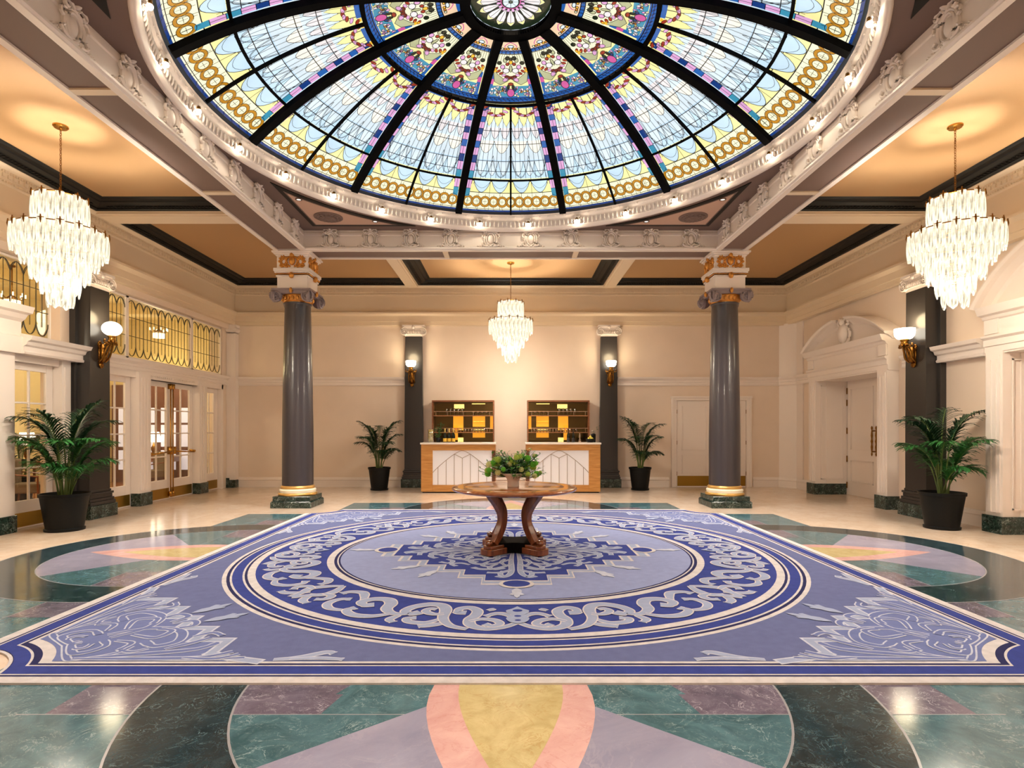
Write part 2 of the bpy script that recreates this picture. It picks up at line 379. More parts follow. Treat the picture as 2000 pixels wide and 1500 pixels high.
def band(q, s):
    def fn(p):
        u, t = p; r = 2.235+(2.86-2.235)*t; a = q*pi/2+s*u/2.0*pi/4
        return (r*sin(a), -r*cos(a))
    return fn
for q in range(4):
    for s in (-1, 1):
        for i, (pts, w) in enumerate(half): scroll(pts, w, 21+(i % 5)*1.2+(.3 if s > 0 else 0), band(q, s))
    f = band(q, 1); tr = [(0,.04),(.05,.14),(.1,.22),(.08,.34),(.05,.4),(.09,.52),(.06,.66),(0,.72)]
    P = smooth2(tr, 5); kfill([f(p) for p in P]+[f((-p[0], p[1])) for p in reversed(P[:-1])], 29, 5)
    for tt, rr in ((.22,.04),(.44,.026),(.6,.022)):
        kfill([f((rr*cos(2*pi*i/12)*1.1, tt+rr*1.3*sin(2*pi*i/12))) for i in range(12)], 30, 2)
# star medallion in the centre and quarter stars in the corners
def stair(S, step, a):  # stair-stepped edge of a diamond quadrant from (a,S-a) down to (S-a,a)
    pts = []; x = a; y = S-a; n = int(round((S-2*a)/step))
    for i in range(n):
        pts.append((x, y)); x += step; pts.append((x, y)); y -= step
    pts.append((x, y)); return pts
SSc = 1.60; st = stair(SSc, .235, .09)
full = []
for sx, sy, rev in ((1,1,0),(1,-1,1),(-1,-1,0),(-1,1,1)):
    q = [(sx*x, sy*y) for x, y in st]; full += q[::-1] if rev else q
def scl(P, c, s=None): return [(x*c, y*c) for x, y in P]
kfill(scl(full, 1.045), 22, 0); kfill(scl(full, 1.02), 23, 5); kfill(scl(full, .965), 24, 0); kfill(scl(full, .945), 25, 2)
def rot(k, mir=False):
    def fn(p):
        x, y = p
        if mir: x = -x
        a = k*pi/2; return (x*cos(a)-y*sin(a), x*sin(a)+y*cos(a))
    return fn
arm = [([(.03,.1),(.05,.6),(.05,1.1),(.12,1.3),(.2,1.26)], .06), ([(.05,.5),(.22,.72),(.42,.74),(.5,.6),(.42,.5),(.34,.58)], .06),
       ([(.05,.75),(.2,.95),(.36,.98),(.46,.9)], .07), ([(.1,.35),(.3,.5),(.55,.55),(.66,.42)], .05), ([(.06,.2),(.2,.32),(.4,.36),(.46,.26),(.38,.22)], .045),
       ([(.05,1.0),(.16,1.12),(.3,1.12)], .06), ([(.2,.2),(.34,.42),(.3,.52)], .04), ([(.1,.12),(.3,.2),(.5,.2),(.62,.28)], .045),
       ([(.5,.78),(.6,.7),(.7,.74),(.64,.84)], .05), ([(.3,.62),(.36,.8),(.28,.88)], .045), ([(.12,.5),(.16,.66),(.12,.8)], .035),
       ([(.75,.2),(.9,.28),(1.0,.22),(.94,.12)], .05), ([(1.05,.14),(1.2,.16),(1.3,.1)], .05)]
for k in range(4):
    for mir in (False, True):
        for i, (pts, w) in enumerate(arm): scroll(pts, w, 27+(i % 4)*1.2, rot(k, mir), mi=5, mo=6, ow=.018, sm=6)
    f = rot(k)
    kfill([f((.17*cos(2*pi*i/20), 1.56+.15*sin(2*pi*i/20))) for i in range(20)], 30, 0); kfill([f((.13*cos(2*pi*i/20), 1.55+.115*sin(2*pi*i/20))) for i in range(20)], 31, 2)
    def finial(f, cx, cy, ang, s, k2=30, mi=6):
        P = [(0,0),(.025,.04),(.06,.12),(.05,.19),(.085,.27),(.05,.30),(.035,.27),(.03,.34),(0,.40)]; P = P+[(-x, y) for x, y in reversed(P[1:-1])]
        ca, sa = cos(ang), sin(ang); kfill([f((cx+s*(x*ca-y*sa), cy+s*(x*sa+y*ca))) for x, y in P], k2, mi)
    finial(f, 0, 1.70, 0, .8)
    for mir in (False, True): finial(rot(k, mir), 1.02 , .82, -pi/4-.3, .85)
# corner quarter stars, local axes run from the corner along both edges
SQ = 2.08; sq = stair(SQ, .245, .42)
curl = [([(.72,.78),(.95,.92),(1.2,.86),(1.3,.66),(1.2,.56),(1.08,.64)], .07), ([(.9,.78),(1.1,.72),(1.14,.86),(1.02,.9)], .05),
        ([(.62,.66),(.56,.52),(.64,.42),(.8,.44),(.86,.56),(.78,.66)], .055), ([(.66,.5),(.74,.52),(.74,.6)], .03), ([(.5,.56),(.44,.42),(.56,.32),(.8,.32),(1.0,.42),(1.04,.56)], .04),
        ([(.9,.36),(1.2,.42),(1.5,.5),(1.6,.62)], .06), ([(.8,.34),(1.2,.34),(1.6,.36),(1.78,.46)], .05), ([(1.3,.5),(1.42,.62),(1.5,.72)], .05),
        ([(1.2,.34),(1.6,.33),(1.9,.36)], .035), ([(.86,.66),(1.0,.62),(1.0,.5)], .04), ([(1.05,1.02),(1.18,1.08),(1.24,.98),(1.16,.92)], .05),
        ([(1.5,.36),(1.72,.34),(1.84,.42)], .04), ([(.98,.5),(1.1,.46),(1.18,.52)], .03), ([(1.36,.74),(1.46,.82),(1.56,.76)], .045)]
for sx in (-1, 1):
    for sy in (-1, 1):
        def cf(p, sx=sx, sy=sy):
            r_ = sqrt(p[0]**2+p[1]**2)
            if .3 < min(p) and r_ < .86: p = (p[0]/r_*(.86-.2*(.86-r_)), p[1]/r_*(.86-.2*(.86-r_)))
            return (sx*(kh-p[0]), sy*(kh-p[1]))
        d = .305; arc = []
        t0 = math.asin(d/.76)
        for i in range(11):
            t = t0+(pi/2-2*t0)*i/10; arc.append((.76*sin(t), .76*cos(t)))   # from (d,..) side
        region = [(.305, 1.9)]+sq+[(1.9,.305)]+[(x, y) for x, y in arc[::-1]]
        kfill([(sx*(kh-p[0]), sy*(kh-p[1])) for p in region], 9, 7)
        edge = [(.305, 2.0), (.36, 1.8)]+sq+[(1.8,.36), (2.0,.305)]
        E2 = []
        for i in range(len(edge)-1): E2 += [edge[i], tuple(edge[i][q]*.5+edge[i+1][q]*.5 for q in (0,1))]
        E2.append(edge[-1])
        def flat(P, w, k, m):
            for i in range(len(P)-1):
                a, b = P[i], P[i+1]; dx, dy = b[0]-a[0], b[1]-a[1]; l = sqrt(dx*dx+dy*dy) or 1; ux, uy = dx/l*w/2, dy/l*w/2
                kfill([cf(p) for p in ((a[0]-ux-uy, a[1]-uy+ux), (a[0]-ux+uy, a[1]-uy-ux), (b[0]+ux+uy, b[1]+uy-ux), (b[0]+ux-uy, b[1]+uy+ux))], k, m)
        flat(edge, .085, 10, 6); flat(edge, .052, 11, 5)
        for i, (pts, w) in enumerate(curl):
            for sw in (False, True):
                g = (lambda p: cf((p[1], p[0]))) if sw else cf
                scroll(pts, w, 12+(i % 4)*1.2, g, mi=7, mo=6, ow=.022, sm=6)
        for ax, ay, an in ((1.26,1.06,-pi/4-.12), (1.06,1.26,-pi/4+.12)): finial(cf, ax, ay, an, .85, 18, 5)
        for sw in (False, True):
            g = (lambda p: cf((p[1], p[0]))) if sw else cf
            scroll([(2.1,.33),(2.25,.36),(2.4,.45),(2.46,.43)], .06, 12, g, mi=5, mo=6); scroll([(2.2,.34),(2.4,.35),(2.55,.33)], .04, 13.5, g, mi=5, mo=6)
carpet = tag(kp.build('area_carpet', KM, fix=False), 'large square blue and lavender carpet with round medallion lying under the wooden table', 'carpet')
# ================================================================ ROOM SHELL
w = MB(); w.box(XL-.4, XR+.8, YB, YB+.2, 0, 5.4); struct(w.build('wall_back', M['wall']))
w = MB(); w.box(XL-.4, XR+.8, YF-.2, YF, 0, 5.4); struct(w.build('wall_front', M['wall']))
w = MB()   # left wall: two glazed openings
for y0, y1 in ((YF, 4.75), (9.38, 10.3), (14.65, YB)): w.box(-7.6, -7.28, y0, y1, 0, 4.05)
w.box(-7.6, XL, YF, YB, 4.05, 5.4); struct(w.build('wall_left', M['wall']))
w = MB()
for y0, y1 in ((YF, 5.86), (8.28, 11.08), (13.36, YB)): w.box(7.22, 7.9, y0, y1, 0, 2.62)
w.box(7.8, 7.9, YF, YB, 0, 2.62); w.box(7.22, 7.9, YF, YB, 2.62, 5.4); struct(w.build('wall_right', M['wall']))
BI, BO = 3.92, 4.45          # beam ring inner / outer half-widths
ZC, ZS, ZI = 5.285, 4.88, 5.26
c = MB()
c.box(XL-.4, XR+.8, CY+BO, YB+.2, ZC, ZC+.1); c.box(XL-.4, XR+.8, YF-.2, CY-BO, ZC, ZC+.1)
c.box(XL-.4, -BO, CY-BO, CY+BO, ZC, ZC+.1); c.box(BO, XR+.8, CY-BO, CY+BO, ZC, ZC+.1)
RD = 3.86; n = 96
def sqp(a):
    m_ = max(abs(sin(a)), abs(cos(a))); return (BI*sin(a)/m_, CY+BI*cos(a)/m_)
for i in range(n):
    a0 = 2*pi*i/n; a1 = 2*pi*(i+1)/n
    p = [(RD*sin(a0), CY+RD*cos(a0)), sqp(a0), sqp(a1), (RD*sin(a1), CY+RD*cos(a1))]
    c.poly([(x, y, ZI) for x, y in p], 1)
ceiling = struct(c.build('ceiling', [M['ceil'], M['taupe']], fix=False))
# beam ring
sqr = lambda h: [(-h, CY-h), (-h, CY+h), (h, CY+h), (h, CY-h)]     # clockwise: left of travel is outside
b = MB()
b.sweep(sqr(BI), [(0,ZI+.02),(0,5.22),(-.012,5.21),(-.012,5.17),(.0,5.155),(.0,4.955),(-.02,4.94),(-.045,4.93),(-.05,4.90),(-.03,4.885),(-.03,4.87),(.05,4.87),(.05,ZS+.02),(.47,ZS+.02),(.47,4.87),(.55,4.87),(.56,4.93),(.53,4.95),(.53,5.0),(.56,5.02),(.56,5.05),(.53,5.06),(.53,ZC+.01)], True)
struct_b = b.build('trim_1', M['trim']); struct(struct_b, 'cream plaster beam frame carrying the dome')
sp = MB()
for q in range(4):
    def R4(x, y, q=q): a = q*pi/2; return (x*cos(a)-y*sin(a), CY+x*sin(a)+y*cos(a))
    for u0, u1 in ((-3.86, -1.3), (-1.2, 1.2), (1.3, 3.86)):
        P = [R4(u0, BI+.05), R4(u1, BI+.05), R4(u1, BI+.47), R4(u0, BI+.47)]
        sp.poly([(x, y, ZS+.012) for x, y in P])
    for u in (-1.25, 1.25): 
        P = [R4(u-.05, BI+.05), R4(u+.05, BI+.05), R4(u+.05, BI+.47), R4(u-.05, BI+.47)]
        sp.slab(P, 4.872, ZS+.02, 1)
sp.build('soffit_panel', [M['taupe'], M['cream']], struct_b, fix=False, label='taupe recessed panels under the beam')
# cartouches on the beam's inner faces
def cartouche():
    m = MB()
    for i in range(24):
        pass
    pts = [(.082*cos(2*pi*i/24), -.012, .16+.115*sin(2*pi*i/24)) for i in range(24)]
    m.tube(pts, .014, 6, closed=True)
    pts = [(.115*cos(a), -.012, .155+.15*sin(a)) for a in [2*pi*i/28 for i in range(28)]]
    m.tube(pts, [.013 if sin(2*pi*i/28*4) > 0 else .018 for i in range(28)], 6, closed=True)
    m.ball((0,-.005,.16), .06, .022, .09, 12, 8)
    for s in (-1, 1):
        cu = [(s*.02,.3),(s*.06,.34),(s*.11,.335),(s*.13,.3),(s*.1,.275),(s*.08,.295)]
        m.tube([(x,-.025,z) for x, z in smooth2(cu,4)], .013, 6)
        m.tube([(x,-.02,z) for x, z in smooth2([(s*.1,.26),(s*.15,.25),(s*.16,.2),(s*.13,.18)],4)], .011, 6)
        m.tube([(x,-.02,z) for x, z in smooth2([(s*.13,.1),(s*.16,.07),(s*.12,.03),(s*.06,.02)],4)], .014, 6)
        rnd = random.Random(5)
        for k in range(16):
            u = .05+.22*k/16; z = .03+.03*sin(k*1.9)*(1-k/20)
            m.ball((s*u, -.012, z), .016-.0004*k, .012, .014-.0003*k, 6, 4)
    m.ball((0,-.03,.345), .03, .03, .035, 8, 5); m.ball((0,-.02,.02), .035, .02, .02, 8, 4)
    for k in range(5): m.ball((-.04+.02*k,-.03,.37-.008*abs(k-2)), .012, .012, .025, 6, 4)
    return m
cm = cartouche().xf(lambda x, y, z: (x, y*1.7, z)); c0 = None
for q, lab in ((0, 'back'), (1, 'left'), (3, 'right')):
    for i in range(10):
        u = -3.405+.757*i
        # local -y faces into the square
        a = q*pi/2; x, y = u, BI+.002
        X, Y = x*cos(a)-y*sin(a), CY+x*sin(a)+y*cos(a)
        if c0 is None: c0 = cm.build('cartouche', M['trim'], struct_b, 'auto'); o = c0
        else: o = c0.copy(); SC.collection.objects.link(o); o.parent = struct_b
        o.location = (X, Y, 4.925); o.rotation_euler[2] = a
# cross beams
cb = []
def crossbeam(x0, x1, y0, y1):
    m = MB(); m.box(x0, x1, y0, y1, 5.13, ZC)
    e = .03
    if x1-x0 > y1-y0: m.box(x0, x1, y0-e, y0, 5.17, 5.21); m.box(x0, x1, y1, y1+e, 5.17, 5.21); m.box(x0, x1, y0+.06, y1-.06, 5.115, 5.13)
    else: m.box(x0-e, x0, y0, y1, 5.17, 5.21); m.box(x1, x1+e, y0, y1, 5.17, 5.21); m.box(x0+.05, x1-.05, y0, y1, 5.115, 5.13)
    o = m.build('cross_beam', M['cream'], ceiling)
for s in (-1, 1):
    for y0 in (9.80, 3.87): crossbeam(min(s*BO, s*7.0)+(.1 if s > 0 else 0), max(s*BO, s*7.0)-(.1 if s < 0 else 0), y0, y0+.47)
    crossbeam(s*2.525-.145, s*2.525+.145, CY+BO+.1, 14.88)
# dark cornices of the coffers (profile: offset from wall side, z)
DC = [(-.002,5.17),(.03,5.17),(.05,5.185),(.05,5.2),(.12,5.215),(.17,5.24),(.18,5.255),(.24,5.26),(.26,5.275),(.28,5.284)]
DC = [(o*1.2, z) for o, z in DC]
def dark(path, closed=False):
    m = MB(); m.sweep(path, DC, closed, cap=True)
    for i in range(len(path)-1):
        (x0, y0), (x1, y1) = path[i], path[i+1]; L = sqrt((x1-x0)**2+(y1-y0)**2); k = int(L/.06); ux, uy = (x1-x0)/L, (y1-y0)/L
        for j in range(4, k-4):
            cx, cy = x0+ux*(j+.5)*L/k - uy*.085, y0+uy*(j+.5)*L/k + ux*.085
            m.box(cx-.017-.02*abs(uy), cx+.017+.02*abs(uy), cy-.017-.02*abs(ux), cy+.017+.02*abs(ux), 5.195, 5.222)
    m.build('dark_cornice', M['black'], ceiling, label='dark carved cornice edging a ceiling coffer')
wi = 6.98
dark([(-BO-.1, 9.78), (-wi, 9.78), (-wi, 4.36), (-BO-.1, 4.36)])     # left coffer
dark([(BO+.1, 4.36), (wi, 4.36), (wi, 9.78), (BO+.1, 9.78)])      # right coffer
dark([(2.36, CY+BO+.1), (2.36, 14.86), (-2.36, 14.86), (-2.36, CY+BO+.1)])
dark([(-2.69, 14.86), (-wi, 14.86), (-wi, 10.29)]); dark([(wi, 10.29), (wi, 14.86), (2.69, 14.86)])
dark([(-wi, 3.85), (-wi, -.76), (wi, -.76), (wi, 3.85)])
# entablature round the room: travel counter-clockwise so that left is inside
loop = [(XL, YF), (XR, YF), (XR, YB), (XL, YB)]
e = MB()
e.sweep(loop, [(0,4.17),(.11,4.17),(.11,4.26),(.13,4.265),(.13,4.40),(.15,4.41),(.2,4.44),(.22,4.45),(.22,4.49),(.12,4.52),(.1,4.53),(.09,4.93),(.11,4.95),(.12,4.99),(.14,5.0),(.15,5.12),(.19,5.14),(.22,5.16),(.22,5.175),(.2,5.2),(0,5.2)], True)
def beads(m, p0, p1, off, z, step, sx, sz):
    (x0, y0), (x1, y1) = p0, p1; L = sqrt((x1-x0)**2+(y1-y0)**2); k = int(L/step); ux, uy = (x1-x0)/L, (y1-y0)/L
    for j in range(k):
        cx, cy = x0+ux*(j+.5)*step-uy*off, y0+uy*(j+.5)*step+ux*off; h = sx/2
        m.box(cx-(h if ux else .012), cx+(h if ux else .012), cy-(h if uy else .012), cy+(h if uy else .012), z-sz/2, z+sz/2)
for i in (1, 2, 3):
    beads(e, loop[i], loop[(i+1) % 4], .15, 5.035, .09, .05, .05); beads(e, loop[i], loop[(i+1) % 4], .15, 5.09, .045, .022, .028)
    beads(e, loop[i], loop[(i+1) % 4], .13, 4.965, .045, .025, .02)
struct(e.build('trim_2', M['cream']), 'cream entablature running round the top of the walls')
# spandrel panels, rosettes, downlights
RP = 4.06
def spandrel(inset):
    h = 3.66-inset; R = RP+inset*1.1; pts = [(h, h)]
    ymax = sqrt(max(R*R-h*h, 0)); a0 = atan2(ymax, h); a1 = pi/2-a0
    arc = [(R*cos(a0+(a1-a0)*i/16), R*sin(a0+(a1-a0)*i/16)) for i in range(17)]
    return [(h, h)]+arc[::-1]
for q in range(4):
    a = q*pi/2
    def R_(x, y, a=a): return (x*cos(a)-y*sin(a), CY+x*sin(a)+y*cos(a))
    m = MB(); m.slab([R_(*p) for p in spandrel(0)], 5.248, 5.262, 0)
    m.slab([R_(*p) for p in spandrel(.075)], 5.244, 5.25, 1); m.slab([R_(*p) for p in spandrel(.10)], 5.2425, 5.25, 2)
    m.build('spandrel_panel', [M['black'], M['taupe'], M['pink']], ceiling, label='pinkish spandrel panel with a black edge')
ros = None
for s in (1, -1):
    m = MB(); m.lathe([(.25,.0),(.25,-.01),(.22,-.02),(.2,-.012),(.17,-.03),(.14,-.018),(.1,-.04),(.07,-.03),(.03,-.05),(0,-.05)], n=32)
    for i in range(20): a = 2*pi*i/20; m.ball((.19*cos(a), .19*sin(a), -.018), .026, .026, .014, 8, 4)
    for i in range(10): a = 2*pi*i/10; m.ball((.12*cos(a), .12*sin(a), -.03), .03, .03, .014, 8, 4)
    o = m.build('ceiling_rosette', M['taupe'], None, 'auto', (s*3.22, 10.25, 5.2425))
    tag(o, 'round taupe plaster rosette on the ceiling panel at the back %s corner of the dome' % ('left' if s < 0 else 'right'), 'ceiling rosette', 'rosettes beside the dome')
def area_spot(name, loc, power, col, size=1.9, blend=.6, rad=.06):
    l = bpy.data.lights.new(name, 'SPOT'); l.energy = power; l.color = col; l.spot_size = size; l.spot_blend = blend; l.shadow_soft_size = rad*3
    o = bpy.data.objects.new(name, l); SC.collection.objects.link(o); o.location = loc; return o
first = None
for sx in (-1, 1):
    for sy in (-1, 1):
        for u, v, k in ((3.45, 2.38, 0), (2.44, 3.38, 1)):
            if first is None:
                t = thing('downlight', '', 'downlight'); first = t
                m = MB(); m.lathe([(.055,0),(.055,-.012),(.04,-.015),(.035,.0)], n=20, cap=False); m.build('trim_ring', M['taupe'], t, True)
                m = MB(); m.lathe([(.034,-.008),(0,-.008)], n=16); m.build('lens', mat('lit_lens', (1,1,1,1), .3, emit=(1,.93,.82,1), es=.5), t)
            else: t = dup(first, (0,0,0))
            t.location = (sx*u, CY+sy*v, 5.2425)
            if sy > 0: t['label'] = 'tiny round ceiling downlight near the %s rosette, %s of its pair' % ('left' if sx < 0 else 'right', 'nearer the side beam' if k == 0 else 'nearer the back beam')
            else: t['label'] = 'unseen round ceiling downlight added in the front spandrel to light the carpet'
            t['group'] = 'ceiling downlights'
            l = area_spot('downlight_lamp', (sx*u, CY+sy*v, 5.215), P_DOWN*(1 if sy > 0 else .5), (1,.96,.92), 1.7, .9); l.parent = None  # front spots are out of view, added to brighten the carpet
# unseen front coffer chandelier is added for near-half light: see chandeliers
# ================================================================ DOME
RS = 6.35; ZA = 6.72; RG = 3.70
def dz(r): return ZA-(RS-sqrt(RS*RS-r*r))
def dp(r, a, off=0):
    """a: degrees from the far side; off: metres towards the room"""
    a = math.radians(a); z = dz(r); nx = r/RS; nz = sqrt(1-nx*nx)
    r2 = r-off*nx; return (r2*sin(a), CY+r2*cos(a), z-off*nz)
GN = ['blue_a','pale_blue','yellow','cream','ochre','deep_blue','pink','cobalt','red','white','grey_green','orange','dark_green','magenta','teal','amber','lead','peach','pearl']
GC = dict(blue_a=(188,216,234), pale_blue=(208,226,236), yellow=(240,232,160), cream=(240,238,202), ochre=(178,124,30), deep_blue=(24,56,118), pink=(214,160,206),
          cobalt=(40,92,164), red=(150,52,34), white=(228,224,226), grey_green=(176,180,140), orange=(226,140,40), dark_green=(30,40,26), magenta=(196,84,150), teal=(60,140,170), amber=(236,176,50), peach=(238,206,170), pearl=(236,234,222))
GM = [artglass('art_glass_'+k, C(*GC[k])) if k in GC else mat('lead_came_dark', C(22,22,26), .5) for k in GN]
GI = {k: i for i, k in enumerate(GN)}
dome = thing('stained_glass_dome', 'huge round stained glass dome with black ribs over the hall', 'glass dome', (0,0,0))
def rm(r):   # radial layout of the inner panels
    T = [(.60,.60),(.95,.85),(1.02,.91),(1.62,1.685),(1.74,1.745),(1.8,1.8)]
    if r <= .6 or r >= 1.8: return r
    for (a, A), (b, B) in zip(T, T[1:]):
        if r <= b: return A+(B-A)*(r-a)/(b-a)
def G(m, pts, col, lv, fn=None):  # polygon in (r, deg)
    pts = [(rm(r), a) for r, a in pts]
    m.poly([dp(r, a, .004*lv) for r, a in pts], GI[col])
def sub(pts, k=4):
    out = []
    for i in range(len(pts)-1):
        for j in range(k): t = j/k; out.append(tuple(pts[i][q]*(1-t)+pts[i+1][q]*t for q in (0, 1)))
    return out+[pts[-1]]
def GL(m, pts, w, lv, col='lead'):
    pts = [(rm(r), a) for r, a in pts]
    n = len(pts)
    P = [(r*sin(math.radians(a)), r*cos(math.radians(a))) for r, a in pts]; L = []; R = []
    for i in range(n):
        a = P[max(i-1,0)]; b = P[min(i+1,n-1)]; dx, dy = b[0]-a[0], b[1]-a[1]; l = sqrt(dx*dx+dy*dy) or 1; x, y = P[i]
        for S, s in ((L, 1), (R, -1)):
            X, Y = x-s*dy/l*w/2, y+s*dx/l*w/2; S.append(dp(sqrt(X*X+Y*Y), math.degrees(atan2(X, Y)), .004*lv))
    for i in range(n-1): m.add([L[i], R[i], R[i+1], L[i+1]], [(0,1,2,3)], GI[col])
def arc(r, a0, a1, k=10): return [(r, a0+(a1-a0)*i/k) for i in range(k+1)]
def rbox(m, r0, r1, a0, a1, col, lv, k=4):
    for i in range(k):
        t0 = a0+(a1-a0)*i/k; t1 = a0+(a1-a0)*(i+1)/k; G(m, [(r0,t0),(r0,t1),(r1,t1),(r1,t0)], col, lv)
def blob(m, r, a, rr, ra, col, lv, n=10, rot=0, line=.010):
    """ellipse: rr radial half-size, ra sideways half-size (m)"""
    pts = []
    for i in range(n):
        t = 2*pi*i/n; x = ra*cos(t); y = rr*sin(t); X = x*cos(rot)-y*sin(rot); Y = x*sin(rot)+y*cos(rot)
        pts.append((r+Y, a+math.degrees(X/max(r,.1))))
    G(m, pts, col, lv)
    if line: GL(m, pts+[pts[0]], line, lv+.5)
    return pts
def sector(c):
    """glazing of one 30 degree bay centred on angle c"""
    m = MB(); H = 15
    # base panes
    zones = [(.50,.60,'lead'),(.60,.70,'cobalt'),(.70,.95,'peach'),(.95,1.02,'cobalt'),(1.02,1.35,'cream'),(1.35,1.60,'yellow'),(1.60,1.75,'cobalt'),(1.75,1.80,'lead'),(1.80,2.05,'yellow'),(2.05,2.45,'pale_blue'),(2.45,2.8,'pale_blue'),(2.8,3.13,'blue_a'),(3.13,3.38,'yellow'),(3.38,3.675,'cream'),(3.675,3.705,'deep_blue')]
    for r0, r1, col in zones:
        k = 2 if r1-r0 > .3 else 1
        for j in range(k): rbox(m, r0+(r1-r0)*j/k, r0+(r1-r0)*(j+1)/k, c-H, c+H, col, 0, 8)
    # blue and pink border beside the main ribs (outer zone)
    for s in (-1, 1):
        r = 1.84; i = 0
        while r < 3.34:
            L = .085+.05*(r-1.8) if i % 2 == 0 else .10+.045*(r-1.8)
            e0 = math.degrees(.062/r); w0 = math.degrees(.15/r); e1 = math.degrees(.062/(r+L)); w1 = math.degrees(.15/(r+L))
            col = ('cobalt' if (i//2) % 2 else 'deep_blue') if i % 2 == 0 else 'pink'
            if r > 2.9 and i % 2 == 0: col = 'teal'
            G(m, [(r, c+s*(H-e0)), (r, c+s*(H-w0)), (r+L, c+s*(H-w1)), (r+L, c+s*(H-e1))], col, 2)
            GL(m, [(r, c+s*(H-e0)), (r, c+s*(H-w0))], .007, 3)
            if i % 2: GL(m, [(r, c+s*(H-(e0+w0)/2)), (r+L, c+s*(H-(e1+w1)/2))], .006, 3)
            r += L; i += 1
        GL(m, [(q/100, c+s*(H-math.degrees(.152/(q/100)))) for q in range(184, 338, 14)], .008, 3)
        GL(m, [(q/100, c+s*(H-math.degrees(.19/(q/100)))) for q in range(184, 338, 14)], .006, 3)
    # radial leads
    for k in range(1, 9):
        for s in (-1, 1):
            a = k*1.62
            GL(m, [(q, c+s*a) for q in (1.84, 2.05, 2.3, 2.6, 2.9, 3.12)], .0065, 1.5)
            if k % 2 == 0: GL(m, [(q, c+s*a) for q in (3.12, 3.3, 3.5, 3.68)], .0065, 1.5)
    for r in (2.05, 2.28, 2.52, 2.82, 3.0, 3.18): GL(m, arc(r, c-H+1.5, c+H-1.5), .010, 1.6)
    GL(m, arc(3.38, c-H, c+H), .011, 1.6); GL(m, arc(3.655, c-H, c+H), .008, 1.6)
    # scale pattern rows
    for s in (-1, 1):
        h0 = 6.7
        # yellow pointed petals under the middle ring
        for k in range(3):
            a = c+s*(1.9+k*3.6); w = 1.9
            P = [(1.82, a-w), (2.0, a-w*1.0), (2.1, a-w*.7), (2.2, a), (2.1, a+w*.7), (2.0, a+w*1.0), (1.82, a+w)]
            G(m, P, 'yellow', 1.7); GL(m, P, .006, 2)
        def row(r0, r1, n, col, lv, wd=11.6, base=.4, lw=.007, pointy=.8):
            st = wd/n
            for k in range(n):
                a = c+s*(base+st*(k+.5)); w = st/2; P = [(r0, a-w)]
                for t in range(1, 8): u = t/8; P.append((r0+(r1-r0)*sin(pi*u)**pointy, a-w+2*w*u))
                P.append((r0, a+w))
                if col: G(m, P, col, lv)
                GL(m, P, lw, lv+.3)
        row(2.22, 2.42, 3, 'white', 1.2); row(2.46, 2.68, 2, 'pearl', 1.25); row(2.82, 3.08, 3, 'pale_blue', 1.3, pointy=.9)
        row(2.72, 3.10, 2, None, 1.8, pointy=.75, lw=.006); row(2.80, 3.11, 2, None, 1.8, pointy=.75, lw=.006)
        row(3.14, 3.375, 2, 'blue_a', 1.7, 11.4, .5, .008, .75); row(3.16, 3.3, 2, None, 1.9, 11.4, .5, .005, .9)
        # red garland
        for g in (0, 1):
            a = c+s*(3.2+g*0); 
        aa = c+s*6.6
        for k in range(9):
            u = -1+k*.25; rr = 1.86+.14*(1-u*u); blob(m, rr, aa+u*5.4, .022, .05, 'red' if k % 2 == 0 else 'pink', 2.6, 7, -.5*u*s, .006)
        G(m, [(1.81, aa-5.8), (1.81, aa-3.8), (1.9, aa-5.4)], 'amber', 2.5); G(m, [(1.81, aa+5.8), (1.81, aa+3.8), (1.9, aa+5.4)], 'amber', 2.5)
        rbox(m, 1.80, 1.86, aa-3.8, aa+3.8, 'cobalt', 2.4, 4)
        # ochre ring chain
        for k in range(6):
            a = c+s*(.0+2.55*k)
            if k == 0 and s < 0: continue
            n = 16; R1, R0 = .096, .058
            for i in range(n):
                t0, t1 = 2*pi*i/n, 2*pi*(i+1)/n; f = math.degrees(1/3.53)
                G(m, [(3.53+R0*sin(t0), a+R0*cos(t0)*f), (3.53+R1*sin(t0), a+R1*cos(t0)*f), (3.53+R1*sin(t1), a+R1*cos(t1)*f), (3.53+R0*sin(t1), a+R0*cos(t1)*f)], 'ochre', 2+.1*(k % 2))
            for RR in (R0, R1): GL(m, [(3.53+RR*sin(2*pi*i/n), a+RR*cos(2*pi*i/n)*f) for i in range(n+1)], .006, 3)
            GL(m, [(3.53-.045, a), (3.53+.045, a)], .005, 3); GL(m, [(3.53, a-.7), (3.53, a+.7)], .005, 3); GL(m, [(3.62, a), (3.66, a)], .006, 3); GL(m, [(3.40, a), (3.44, a)], .006, 3)
    # ---- inner zone: floral panel
    rnd = random.Random(7)
    for s in (-1, 1):
        for i, (r0, r1) in enumerate(((1.3,1.37),(1.37,1.44),(1.44,1.5),(1.5,1.56),(1.56,1.62))):
            G(m, [(r0, c+s*(H-math.degrees(.065/r0))), (r0, c+s*(H-math.degrees(.12/r0))), (r1, c+s*(H-math.degrees(.12/r1))), (r1, c+s*(H-math.degrees(.065/r1)))], 'cobalt' if i != 1 else 'magenta', 1)
        f = lambda x, r: c+s*math.degrees(x/r)
        P = [(1.24, f(.24,1.24)), (1.30, f(.25,1.3)), (1.40, f(.24,1.4)), (1.44, f(.15,1.44)), (1.38, f(.04,1.38)), (1.36, f(.02,1.36)), (1.36, f(.1,1.36)), (1.3, f(.19,1.3))]
        G(m, P, 'grey_green', 1.3); GL(m, P+[P[0]], .008, 1.8)
